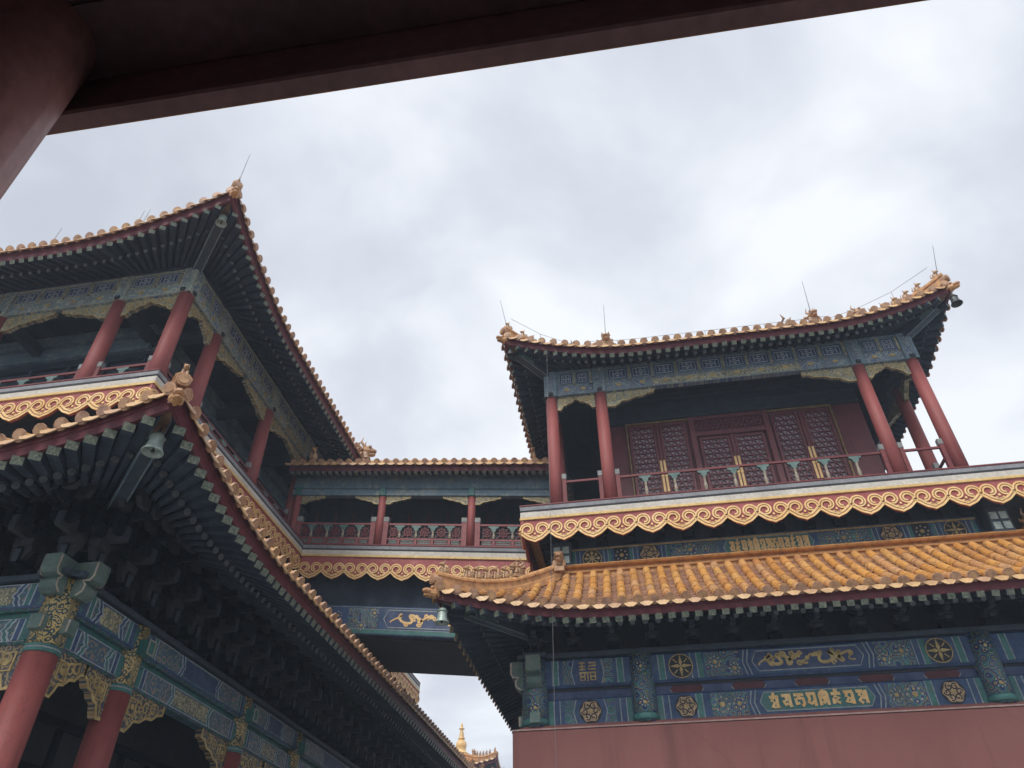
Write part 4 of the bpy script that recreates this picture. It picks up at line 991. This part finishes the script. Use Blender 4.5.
# ================================================================== the hall on the left
def hall():
    root = thing('temple_hall', 'larger temple hall with gilt column heads and two steeply upturned corner eaves', 'temple hall', (-20, 20.85, 0))
    X = [-30.06, -28.25, -25.0, -20.0, -15.0, -11.7, -9.94]; Y = [11.1, 12.6, 15.9, 18.55, 23.2, 25.8, 29.1, 30.6]
    fly, rnd = [], []
    P = dict(over=1.6, flare=.25, lift=.84, Lc=4.6, zE=15.42, fb=.25, zW=15.8, a=.38, b=.012)
    sides = rect_sides(X[0], X[-1], Y[0], Y[-1], P, (Y[-1] - Y[0]) / 2 + 1.6, (1, 1, 0, 0), gable=6.0, vside=6.0)
    make_roof(root, sides, fly, rnd); fr, rt, bk, lf = sides
    hip_ridge(root, fr, 6.0, 1, 6, tall=1.2); hip_ridge(root, fr, 6.0, 0, 6, rod=False, vis=False)
    hip_ridge(root, bk, 6.0, 0, 6, rod=False); hip_ridge(root, bk, 6.0, 1, 6, rod=False, vis=False)
    tips = [corner_beam(root, fr, 1)]
    for e in (0, 1): corner_beam(root, bk, e)
    corner_beam(root, fr, 0)
    zr = fr.pt(10, fr.vmax)[1]; g = MB(); ym = (Y[0] + Y[-1]) / 2
    for s in (fr, bk):
        for u in (4.4, s.L - 4.4):
            path = [s.F.p(*s.pt(u, v, .12)) for v in (1.2, 3, 5, 8, s.vmax)]
            for a, b in zip(path[:-1], path[1:]): g.bar(a, b, .24, .5)
    g.bar((X[0] + 4.4, ym, zr + .25), (X[-1] - 4.4, ym, zr + .25), .35, .9); og = g.build('main_ridge', 'tile', root)
    q = fr.F.p(*fr.pt(fr.L - 4.4, 1.1, .2)); inst(DRAGON, 'ridge_dragon', og, q, 0, 1.0)
    for u in (.85, 1.0, 3.2):
        p = fr.F.p(*fr.pt(fr.L - u, .25, .2)); r_ = MB(); r_.tube([p, p + Vector((.05, 0, .75))], [.012, .006], 5); r_.build('lightning_rod', 'wire', og)
    ga = MB()
    for x in (X[0] + 4.44, X[-1] - 4.44):
        zz = lf.pt(8, 6.0)[1] - .1; ga.raw([(x, Y[0] + 4.4, zz), (x, Y[-1] - 4.4, zz), (x, ym, zr)], [(0, 1, 2)])
    ga.build('gable', 'darkred', root)
    # ---- lower roof
    lx0, lx1, ly0, ly1 = -31.55, -8.53, 9.48, 32.15
    P2 = dict(over=2.25, flare=.25, lift=.62, Lc=4.6, zE=7.5, fb=.25, zW=7.98, a=.5, b=.06)
    s2 = rect_sides(lx0, -8.38, 9.62, ly1, P2, 3.55, (1, 1, 0, 0)); make_roof(root, s2, fly, rnd, step=.26, rw=.12); f2, r2, b2, l2 = s2
    hip_ridge(root, f2, 3.5, 1, 4, rod=False); hip_ridge(root, b2, 3.5, 0, 5, rod=False)
    hip_ridge(root, f2, 3.5, 0, 5, rod=False, vis=False); hip_ridge(root, b2, 3.5, 1, 5, rod=False, vis=False)
    tips.append(corner_beam(root, f2, 1)); corner_beam(root, f2, 0); corner_beam(root, b2, 0); corner_beam(root, b2, 1)
    zt = f2.pt(8, 3.5)[1]; rg = MB()
    for s in s2: sweep(rg, s.F, [(.09, -.1), (.09, .02), (.13, .03), (.14, .07), (.06, .085), (.06, .14), (.16, .155), (.185, .19), (.16, .225), (.06, .27), (-.12, .27), (-.12, -.1)], [1.2 + (s.L - 2.4) * i / 40 for i in range(41)], lambda u: (u, zt, -1.27))
    rg.build('skirt_ridge', 'tile', root)
    make_rafters(root, fly, rnd)
    # ---- upper storey
    nx, ny = len(X), len(Y)
    for i, x in enumerate(X):
        for j, y in enumerate(Y):
            if i in (0, nx - 1) or j in (0, ny - 1): column(root, x, y, 11.6, 14.95, .19)
    FF = Fr((X[0], Y[0], 0), (1, 0, 0), (0, -1, 0)); cu = [x - X[0] for x in X]
    FRt = Fr((X[-1], Y[0], 0), (0, 1, 0), (1, 0, 0)); cy = [y - Y[0] for y in Y]
    for F, cs in ((FF, cu), (FRt, cy)):
        frieze(root, F, -.12, cs[-1] + .12, 14.82, 15.68, .14, cs, .66, 'fadedpale', 'postpale')
        for a, b in zip(cs[:-1], cs[1:]):
            if F is FRt and abs(a - (18.55 - 11.1)) < .1: continue
            railing(root, F, a + .19, b - .19, 11.62, 0, 1.0, .7)
            l = min(1.35, (b - a - .36) / 2 + .01)
            corbel(root, F, a + .18, 14.82, l, .46, 1, -.06, .06); corbel(root, F, b - .18, 14.82, l, .46, -1, -.06, .06)
    cl = MB(); cl.box(W, X[0] - .2, X[-1] + .2, 15.66, 15.74, -Y[-1] - .2, -Y[0] + .2)
    for i in range(26): cl.box(W, X[0] + .8 * i, X[0] + .8 * i + .12, 15.5, 15.66, -Y[1] - .1, -Y[0] - .2)
    for i in range(24): cl.box(W, X[-2], X[-1] - .2, 15.5, 15.66, -Y[0] - .8 * i - .5, -Y[0] - .8 * i - .38)
    cl.build('gallery_ceiling', 'soffit', root)
    wl = MB(); wl.mi = 0; wl.box(W, X[1], X[-2] + .02, 11.6, 15.65, -Y[-2], -Y[1] - .02); wl.mi = 1
    FI = Fr((X[1], Y[1], 0), (1, 0, 0), (0, -1, 0)); FJ = Fr((X[-2], Y[1], 0), (0, 1, 0), (1, 0, 0))
    for F, L in ((FI, X[-2] - X[1]), (FJ, Y[-2] - Y[1])):
        wl.mi = 1; k = int(L / 1.1)
        for i in range(k + 1): wl.bbox(F, L * i / k - .05, L * i / k + .05, 11.6, 14.3, 0, .09)
        for v in (12.5, 14.3): wl.bbox(F, 0, L, v, v + .14, 0, .1)
        wl.mi = 2; wl.bbox(F, 0, L, 14.6, 15.0, 0, .14); wl.bbox(F, 0, L, 15.1, 15.4, 0, .2)
        wl.mi = 3; wl.box(F, .1, L - .1, 11.62, 12.5, .0, .05)
    wl.build('room_wall', ['greydk', 'raft', 'slate', 'darkred'], root)
    for y in Y[1:-1]: MB().bar((X[-2], y, 14.9), (X[-1], y, 14.9), .2, .3).build('tie_beam', 'greydk', root)
    for x in X[1:-1]: MB().bar((x, Y[0], 14.9), (x, Y[1], 14.9), .2, .3).build('tie_beam', 'greydk', root)
    # ---- balcony
    bx0, bx1, by0, by1 = -30.9, -9.14, 10.27, 31.4
    fl = MB(); fl.box(W, bx0 + .3, bx1 - .3, 11.15, 11.62, -by1 + .3, -by0 - .3); fl.box(W, bx0 + .7, bx1 - .7, 8.5, 11.15, -by1 + .7, -by0 - .7); fl.build('balcony_floor', 'soffit', root)
    for F, L in ((Fr((bx0, by0, 0), (1, 0, 0), (0, -1, 0)), bx1 - bx0), (Fr((bx1, by0, 0), (0, 1, 0), (1, 0, 0)), 18.2 - by0), (Fr((bx1, 21.1, 0), (0, 1, 0), (1, 0, 0)), by1 - 21.1), (Fr((bx0, by1, 0), (0, -1, 0), (-1, 0, 0)), by1 - by0), (Fr((bx1, by1, 0), (-1, 0, 0), (0, 1, 0)), bx1 - bx0)):
        balcony_edge(root, F, 0, L, 11.63, 0); cloud_fascia(root, F, 0, L, 11.235, 10.65, -.02)
    # ---- ground floor
    LX = [-31.55, -29.6, -25.2, -20.0, -14.8, -10.4, -8.53]; LY = [9.48, 11.35, 15.5, 18.4, 23.3, 26.2, 30.35, 32.15]
    for i, x in enumerate(LX):
        for j, y in enumerate(LY):
            if i in (0, 6) or j in (0, 7): column(root, x, y, .75, 6.12, .25, .78)
    FG = Fr((lx0, ly0, 0), (1, 0, 0), (0, -1, 0)); FS = Fr((lx1, ly0, 0), (0, 1, 0), (1, 0, 0))
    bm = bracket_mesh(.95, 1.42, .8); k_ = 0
    for F, cs, rz in ((FG, [x - lx0 for x in LX], 0), (FS, [y - ly0 for y in LY], math.pi / 2)):
        b = MB(); b.mi = 0; b.bbox(F, -.1, cs[-1] + .1, 5.5, 5.9, -.14, .14, .05); b.mi = 1; b.box(F, 0, cs[-1], 5.9, 5.99, -.08, .06)
        b.mi = 0; b.bbox(F, -.1, cs[-1] + .1, 5.99, 6.44, -.2, .2, .06); b.mi = 3; b.bbox(F, -.4, cs[-1] + .4, 6.44, 6.53, -.28, .28)
        b.mi = 2; b.box(F, -.1, cs[-1] + .1, 6.01, 6.05, .2, .204)
        o = b.build('painted_beam', ['flora2', 'green', 'blue', 'greydk'], root); n2, n1 = .2, .14
        for a, c in zip(cs[:-1], cs[1:]):
            a += .25; c -= .25; l = c - a
            for v0, v1, n, s in ((5.53, 5.87, n1, 0), (6.04, 6.4, n2, 1)):
                A_, B_ = (1, 0) if s == 0 else (0, 1); vm = (v0 + v1) / 2
                dm = MB(); bands(dm, F, a, v0, v1, n, [(.1, A_), (.025, 2), (.08, B_), (.025, 2)]); bands(dm, F, c - .23, v0, v1, n, [(.025, 2), (.08, B_), (.025, 2), (.1, A_)])
                def chev(x, sg, w=.06):
                    return [(x, v0), (x + sg * w, v0 + (v1 - v0) * .22), (x + sg * w, v0 + (v1 - v0) * .36), (x + sg * w * 1.9, vm), (x + sg * w, v1 - (v1 - v0) * .36), (x + sg * w, v1 - (v1 - v0) * .22), (x, v1)]
                e = .26 if l < 2 else l * .28
                dm.mi = 7; dm.box(F, a + .23, a + e, v0 + .01, v1 - .01, n, n + .004); dm.box(F, c - e, c - .23, v0 + .01, v1 - .01, n, n + .004)
                for x, sg in ((a + e, 1), (c - e, -1)):
                    dm.mi = 2; dm.ribbon(F, chev(x, sg), .03, n, n + .007); dm.ribbon(F, chev(x + sg * .09, sg), .025, n, n + .007)
                    dm.mi = 0 if s else 1; dm.ribbon(F, chev(x + sg * .045, sg), .05, n, n + .005)
                dm.mi = (8 if s else 5) if l > 2 else (5 if s else 7)
                dm.poly(F, [(a + e + .2, v0 + .04), (c - e - .2, v0 + .04), (c - e - .1, vm), (c - e - .2, v1 - .04), (a + e + .2, v1 - .04), (a + e + .1, vm)], n, n + .004)
                dm.mi = 2; dm.box(F, a, c, v0 - .005, v0 + .012, n, n + .003); dm.box(F, a, c, v1 - .012, v1 + .005, n, n + .003)
                dm.build('painted_pattern', ['blue', 'green', 'paleline', 'flora', 'black', 'carved2', 'darkred', 'roseflora', 'fretblue'], o)
            ll = min(1.1, l / 2); corbel(root, F, a, 5.5, ll, .62, 1, -.07, .07, 'carved', .045); corbel(root, F, c, 5.5, ll, .62, -1, -.07, .07, 'carved', .045)
        for i in range(int(cs[-1] / .78) + 1):
            u = cs[-1] * i / int(cs[-1] / .78)
            if F is FG and u < 8: continue
            inst(bm, 'bracket_set', root, F.p(u, 6.53, -.02), rz)
    corner_heads(root, FG, lx1 - lx0, 6.16, 6.72, 1); corner_heads(root, FG, lx1 - lx0, 5.62, 5.84, 1, True)
    for y in LY[1:]:
        h = MB(); h.bbox(FS, y - ly0 - .1, y - ly0 + .1, 5.95, 6.2, .2, .42, .02); h.mi = 1; h.ribbon(FS, [(y - ly0 - .09, 5.96), (y - ly0 + .09, 5.96), (y - ly0 + .09, 6.19), (y - ly0 - .09, 6.19)], .03, .42, .424, True); h.build('beam_end', ['green', 'cream'], root)
    ic = MB(); ic.box(W, lx0 + .2, lx1 - .2, 6.45, 6.53, -ly1 + .2, -ly0 - .2); ic.build('veranda_ceiling', 'soffit', root)
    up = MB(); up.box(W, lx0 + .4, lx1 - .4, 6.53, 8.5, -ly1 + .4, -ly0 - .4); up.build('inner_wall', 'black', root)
    dr = MB(); dr.mi = 0; dr.box(W, LX[1], LX[-2], .75, 6.44, -LY[-2], -LY[1] - .3); FI = Fr((LX[1], LY[1] + .3, 0), (1, 0, 0), (0, -1, 0)); FJ = Fr((LX[-2], LY[1] + .3, 0), (0, 1, 0), (1, 0, 0))
    for F, L in ((FI, LX[-2] - LX[1]), (FJ, LY[-2] - LY[1] - .3)):
        dr.mi = 1; k = int(L / .95)
        for i in range(k + 1): dr.bbox(F, L * i / k - .06, L * i / k + .06, .75, 5.2, 0, .1)
        for v in (.8, 2.0, 4.4, 5.2): dr.bbox(F, 0, L, v, v + .14, 0, .11)
    dr.build('lattice_wall', ['black', 'bracketdk'], root)  # doors coloured near-black: the veranda's shade is put into their colour
    pl = MB(); pl.bbox(W, lx0 - 1.2, lx1 + 1.2, 0, .75, -ly1 - 1.2, -ly0 + 1.2, .03); pl.build('plinth', 'stone', root)
    return tips

# ================================================================== the flying bridge
def bridge():
    root = thing('covered_bridge', 'covered red-railed bridge rising between the two temple buildings at upper-floor height', 'covered bridge', (-5.7, 19.65, 0))
    F = Fr((-9.14, 18.2, .3146), (1, 0, -.107), (0, -1, 0)); L = 6.88; fly, rnd = [], []
    FBk = Fr((-9.14, 21.1, .3146), (1, 0, -.107), (0, 1, 0))
    P = dict(over=.5, flare=0, lift=0, Lc=1, zE=13.72, fb=.22, zW=13.66, a=.42, b=.02)
    fr = Side(F.at(-.72, 0, 0), 8.15, P, 1.95, False, True); bk = Side(FBk.at(-.72, 0, 0), 8.15, P, 1.95, False, False)
    make_roof(root, (fr, bk), fly, rnd, step=.21, rw=.085); make_rafters(root, fly, rnd)
    zt = fr.pt(1, 1.95)[1]; g = MB(); g.bar(F.p(-.6, zt + .15, -1.45), F.p(7.3, zt + .15, -1.45), .3, .5); og = g.build('main_ridge', 'tile', root)
    inst(DRAGON, 'ridge_dragon', og, F.p(.82, zt + .3, -1.45), math.pi / 2, 1.35); inst(BEAST, 'ridge_beast', og, F.p(-.05, 13.95, .3), 0, 1.3); inst(BEAST, 'ridge_beast', og, F.p(6.9, 13.95, .3), 0, 1.1)
    US = [-.5, 2.24, 4.99, 7.4]
    for u in US:
        for n in (-.12, -2.78):
            if u < 0 and n < -1: continue
            q = F.p(u, 0, n); column(root, q.x, q.y, q.z + 11.2, q.z + 13.2, .115)
    for a, b in zip(US[:-1], US[1:]):
        railing(root, F, a + .12, b - .12, 11.27, -.12, .72, .55, True, 'railred')
        corbel(root, F, a + .115, 12.92, .75, .26, 1, -.16, -.08); corbel(root, F, b - .115, 12.92, .75, .26, -1, -.16, -.08)
        railing(root, F, a + .12, b - .12, 11.27, -2.78, .72, .55, False, 'railred')
    bm = MB(); bm.mi = 0; bm.bbox(F, -.7, 7.4, 12.92, 13.14, -.22, -.03); bm.bbox(F, -.7, 7.4, 13.18, 13.68, -.26, -.06); bm.mi = 1
    for u in US: bm.bbox(F, u - .1, u + .1, 12.9, 13.2, -.2, .02)
    for i in range(28): bm.box(F, -.4 + i * .28, -.38 + i * .28, 13.16, 13.34, -.06, -.05)
    bm.mi = 0; bm.bbox(F, -.7, 7.4, 12.92, 13.68, -2.9, -2.7); bm.build('painted_beam', ['slate', 'green'], root)
    it = MB(); it.mi = 0; it.box(F, -.7, 7.4, 13.5, 13.56, -2.75, -.15); it.box(F, -.7, 7.4, 11.3, 13.5, -1.45, -1.38); it.mi = 1
    for i in range(13): it.bbox(F, -.4 + i * .62, -.34 + i * .62, 11.3, 13.0, -1.38, -1.3)
    it.mi = 2
    for u in (.35, 1.3, 3.4, 4.3, 6.1): it.box(F, u, u + .025, 11.6, 12.5, -1.3, -1.27); it.box(F, u + .1, u + .125, 11.6, 12.5, -1.3, -1.27)
    it.build('partition', ['greydk', 'darkred', 'golddim'], root)
    balcony_edge(root, F, 0, L, 11.28, .0); cloud_fascia(root, F, 0, L, 10.885, 10.2, -.02)
    balcony_edge(root, FBk, 0, L, 11.28, .0); cloud_fascia(root, FBk, 0, L, 10.885, 10.2, -.02)
    fl = MB(); fl.box(F, 0, L, 10.9, 11.25, -2.7, -.2); fl.box(F, 0, L, 8.86, 10.9, -3.1, -.42); fl.build('deck', 'soffit', root)
    gd = MB(); gd.mi = 0; gd.bbox(F, 0, L, 8.75, 9.55, -.42, -.25, .02); gd.bbox(F, 0, L, 8.75, 9.55, -3.2, -3.1, .02); gd.mi = 1; gd.box(F, 0, L, 8.79, 8.9, -.25, -.243); gd.mi = 2; gd.box(F, 0, L, 8.9, 8.915, -.25, -.24); gd.box(F, 0, L, 9.5, 9.515, -.25, -.24)
    gd.mi = 3; gd.box(F, 1.6, 2.45, 8.93, 9.48, -.25, -.244); gd.mi = 4
    gd.poly(F, [(2.62, 9.2), (2.75, 8.97), (5.5, 8.97), (5.63, 9.2), (5.5, 9.45), (2.75, 9.45)], -.25, -.244); gd.mi = 2
    gd.ribbon(F, [(2.62, 9.2), (2.75, 8.97), (5.5, 8.97), (5.63, 9.2), (5.5, 9.45), (2.75, 9.45)], .03, -.244, -.24, True)
    o = gd.build('girder', ['blue', 'green', 'line', 'flora', 'fretblue'], root)
    sw = MB(); scrollwork(sw, F, 2.8, 5.45, 9.0, 9.42, -.243, 3, .05); sw.build('gilt_dragons', 'gold', o)
    ob = o
    for u, v in ((1.3, 9.25), (2.0, 9.0), (2.35, 9.35)): medallion(ob, F, u, v, .14, -.243, 'dot')
    un = MB(); un.bbox(F, 0, L, 8.7, 8.78, -3.2, -.45); un.build('girder_soffit', 'black', root)


# ================================================================== far hall, porch, ground
def far_hall():
    cx, cy, h = -12.3, 53.0, 3.0
    root = thing('distant_pavilion', 'far tiled roof with a gold stupa finial seen through the gap under the bridge', 'pavilion', (cx, cy, 0))
    P = dict(over=.8, flare=.2, lift=.35, Lc=2.5, zE=12.35, fb=.25, zW=12.35, a=.26, b=.035)
    s = rect_sides(cx - h + .8, cx + h - .8, cy - h + .8, cy + h - .8, P, h, (0, 0, 0, 0)); f, r = [], []
    make_roof(root, s, f, r)
    for q in (s[0], s[2]):
        for e in (0, 1): hip_ridge(root, q, h - .1, e, 5, rod=False)
    z = s[0].pt(h - .8, h - .05)[1]
    mb = MB(); mb.lathe((cx + .1, cy, z), [(.62, -.2), (.62, .05), (.5, .1), (.5, .2), (.56, .24), (.4, .34), (.3, .5), (.36, .66), (.38, .85), (.28, 1.05), (.16, 1.12), (.24, 1.18), (.24, 1.26), (.13, 1.32), (.2, 1.4), (.11, 1.48), (.17, 1.55), (.09, 1.62), (.14, 1.69), (.07, 1.76), (.2, 1.82), (.2, 1.86), (.06, 1.94), (.1, 2.04), (.01, 2.25)], 14)
    mb.build('stupa_finial', 'gold', root, True)
    wl = MB(); wl.mi = 0; wl.box(W, cx - 2, cx + 2, 0, 12.3, -cy - 2, -cy + 2); wl.mi = 1
    FW = Fr((cx - 2, cy - 2, 0), (1, 0, 0), (0, -1, 0))
    for i in range(5): wl.bbox(FW, i - .08, i + .08, 0, 12, 0, .12)
    wl.mi = 2; wl.bbox(FW, 0, 4, 11.3, 12.2, 0, .16)
    wl.build('wall', ['wallred', 'red', 'faded'], root)

def porch():
    root = thing('porch', 'dark red timber porch overhead, one column and its eave beam crossing the sky', 'porch', (0, 0, 0))
    a = rad(.62); U = Vector((math.cos(a), math.sin(a), 0)); Nn = Vector((math.sin(a), -math.cos(a), 0))
    F = Fr((0, 1.526, 0), U, Nn)            # u=0 under the camera's axis; outwards of the porch is -n here
    Z0 = 4.655
    mb = MB(); mb.bbox(F, -6, 6, Z0, Z0 + .3, 0, .09, .012); mb.build('eave_beam', 'porch', root)
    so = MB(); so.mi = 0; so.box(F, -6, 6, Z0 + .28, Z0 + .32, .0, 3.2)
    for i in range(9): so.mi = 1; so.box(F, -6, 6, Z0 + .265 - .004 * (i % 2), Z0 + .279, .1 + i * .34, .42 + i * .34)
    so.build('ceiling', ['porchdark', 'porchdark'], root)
    rf = MB(); rf.raw([F.p(-6.2, Z0 + .31, -.16), F.p(6.2, Z0 + .31, -.16), F.p(6.2, Z0 + 1.6, 2.2), F.p(-6.2, Z0 + 1.6, 2.2), F.p(6.2, Z0 + .33, 4.0), F.p(-6.2, Z0 + .33, 4.0)], [(0, 1, 2, 3), (3, 2, 4, 5), (0, 3, 5), (1, 4, 2)]); rf.build('roof', 'tile', root)
    for u in (-2.42, 4.6): 
        q = F.p(u + .085, 0, .33); column(root, q.x, q.y, 0.1, Z0 + .28, .24, 0, 'porchcol')
    for u in (-2.42, 4.6): q = F.p(u, 0, 3.0); column(root, q.x, q.y, 0.1, Z0 + .28, .22, 0, 'porch')
    bw = MB(); bw.box(F, -6, 6, 0.1, Z0 + .28, 3.05, 3.25); bw.build('rear_wall', 'porch', root)
    st = MB(); st.bbox(F, -6.4, 6.4, 0, .1, -.5, 3.6, .02); st.build('plinth', 'stone', root)

def ground():
    m, nt, b = new_mat('stone_paving')
    tc = N(nt, 'ShaderNodeTexCoord'); br = N(nt, 'ShaderNodeTexBrick', Scale=1.0)
    br.inputs['Color1'].default_value = (0.29, 0.285, 0.275, 1); br.inputs['Color2'].default_value = (0.35, 0.345, 0.33, 1); br.inputs['Mortar'].default_value = (0.14, 0.14, 0.13, 1)
    br.inputs['Mortar Size'].default_value = .012; br.inputs['Brick Width'].default_value = .9; br.inputs['Row Height'].default_value = .45
    nt.links.new(tc.outputs['Object'], br.inputs['Vector']); nt.links.new(br.outputs[0], b.inputs['Base Color']); b.inputs['Roughness'].default_value = .85
    M['paving'] = m
    mb = MB(); mb.raw([(-150, -150, 0), (150, -150, 0), (150, 150, 0), (-150, 150, 0)], [(0, 1, 2, 3)]); o = mb.build('ground', 'paving'); o['kind'] = 'structure'

# ------------------------------------------------------------------ build all
ground(); porch(); rt_tips = pavilion(); lt_tips = hall(); bridge(); far_hall()
def hang(tip, back, drop, label, dark=False, r=.13):
    t, dh, e = tip; p = t - dh * back; bell((p.x, p.y, p.z - drop), label, dark, r)
hang(lt_tips[0], .62, .14, 'small pale bell under the top corner eave of the larger hall', False, .13)
hang(lt_tips[1], .66, .16, 'large pale green bell under the lower corner eave of the larger hall', False, .15)
hang(rt_tips[0], .3, .14, 'dark bell under the top roof corner nearest the bridge', True, .1)
hang(rt_tips[1], .12, .16, 'grey bell hanging clear against the sky from the outer top corner of the pavilion', True, .14)
hang(rt_tips[2], .3, .16, 'green bell under the lower tiled eave in front of the bridge girder', False, .14)

hm = bpy.data.materials.new('thin_haze'); hm.use_nodes = True; hn = hm.node_tree  # haze volume added to lift the shadows, partly in place of lens glare
for q in [x for x in hn.nodes if x.type == 'BSDF_PRINCIPLED']: hn.nodes.remove(q)
pv = hn.nodes.new('ShaderNodeVolumePrincipled'); pv.inputs['Color'].default_value = (.70, .83, 1, 1); pv.inputs['Density'].default_value = .0025
hn.links.new(pv.outputs[0], [x for x in hn.nodes if x.type == 'OUTPUT_MATERIAL'][0].inputs['Volume'])
M['haze'] = hm; hz = MB(); hz.box(W, -155, 155, -1, 27, -155, 155); ho = hz.build('haze', 'haze'); ho['kind'] = 'stuff'; ho['label'] = 'thin city haze added to lift the shadows, partly standing in for lens glare'; ho['category'] = 'haze'

# ------------------------------------------------------------------ sky and light
EL, AZ = rad(52), rad(200)          # sun behind the camera, veiled
w = bpy.data.worlds.new('World'); sc.world = w; w.use_nodes = True; nt = w.node_tree
bg = nt.nodes['Background']; bg.inputs['Strength'].default_value = .1
sky = N(nt, 'ShaderNodeTexSky', sky_type='NISHITA'); sky.sun_disc = False; sky.sun_elevation = EL; sky.sun_rotation = AZ
tc = N(nt, 'ShaderNodeTexCoord'); sx = N(nt, 'ShaderNodeSeparateXYZ'); nt.links.new(tc.outputs['Generated'], sx.inputs[0])
ad = N(nt, 'ShaderNodeMath', operation='ADD'); ad.inputs[1].default_value = .35; nt.links.new(sx.outputs[2], ad.inputs[0])
mxm = N(nt, 'ShaderNodeMath', operation='MAXIMUM'); mxm.inputs[1].default_value = .2; nt.links.new(ad.outputs[0], mxm.inputs[0])
vd = N(nt, 'ShaderNodeVectorMath', operation='DIVIDE'); nt.links.new(tc.outputs['Generated'], vd.inputs[0]); nt.links.new(mxm.outputs[0], vd.inputs[1])
n1 = N(nt, 'ShaderNodeTexNoise', Scale=3.2, Detail=6.0, Roughness=.52, Distortion=.25); nt.links.new(vd.outputs[0], n1.inputs['Vector'])
n2 = N(nt, 'ShaderNodeTexNoise', Scale=1.15, Detail=3.0, Roughness=.5); nt.links.new(vd.outputs[0], n2.inputs['Vector'])
av = N(nt, 'ShaderNodeMix', data_type='FLOAT'); av.inputs[0].default_value = .5; nt.links.new(n1.outputs[0], av.inputs[2]); nt.links.new(n2.outputs[0], av.inputs[3])
cl = ramp(nt, av.outputs[0], [(.385, (.42, .445, .50)), (.475, (.515, .54, .595)), (.58, (.68, .70, .735))])
sc_ = N(nt, 'ShaderNodeMix', data_type='RGBA', blend_type='MULTIPLY'); sc_.inputs[0].default_value = 1; nt.links.new(cl, sc_.inputs[6]); sc_.inputs[7].default_value = (10, 10, 10, 1)
mx = N(nt, 'ShaderNodeMix', data_type='RGBA'); mx.inputs[0].default_value = .94; nt.links.new(sky.outputs[0], mx.inputs[6]); nt.links.new(sc_.outputs[2], mx.inputs[7])
nt.links.new(mx.outputs[2], bg.inputs['Color'])
ld = bpy.data.lights.new('sun', 'SUN'); ld.energy = 2.2; ld.angle = rad(24); ld.color = (1, .96, .9)
so = bpy.data.objects.new('sun', ld); COL.objects.link(so)
d = Vector((math.sin(AZ) * math.cos(EL), math.cos(AZ) * math.cos(EL), math.sin(EL))); so.rotation_euler = (-d).to_track_quat('-Z', 'Y').to_euler()

# ------------------------------------------------------------------ camera
cd = bpy.data.cameras.new('camera'); cam = bpy.data.objects.new('camera', cd); COL.objects.link(cam); sc.camera = cam
cd.sensor_fit = 'HORIZONTAL'; cd.sensor_width = 36; cd.lens = 36 * 728.118 / 1024; cd.clip_start = .05; cd.clip_end = 2000
Rw = ((0.98660484, -0.10838029, -0.12192047), (0.16300658, 0.62611262, 0.76250367), (-0.00630442, -0.77216365, 0.63539244))   # world axes in image axes
m = Matrix([(r[0], -r[1], -r[2]) for r in Rw]).to_4x4(); m.translation = EYE; cam.matrix_world = m
sc.view_settings.view_transform = 'Standard'; sc.view_settings.look = 'None'; sc.view_settings.exposure = 0.62; sc.view_settings.gamma = 1; sc.view_settings.use_curve_mapping = False
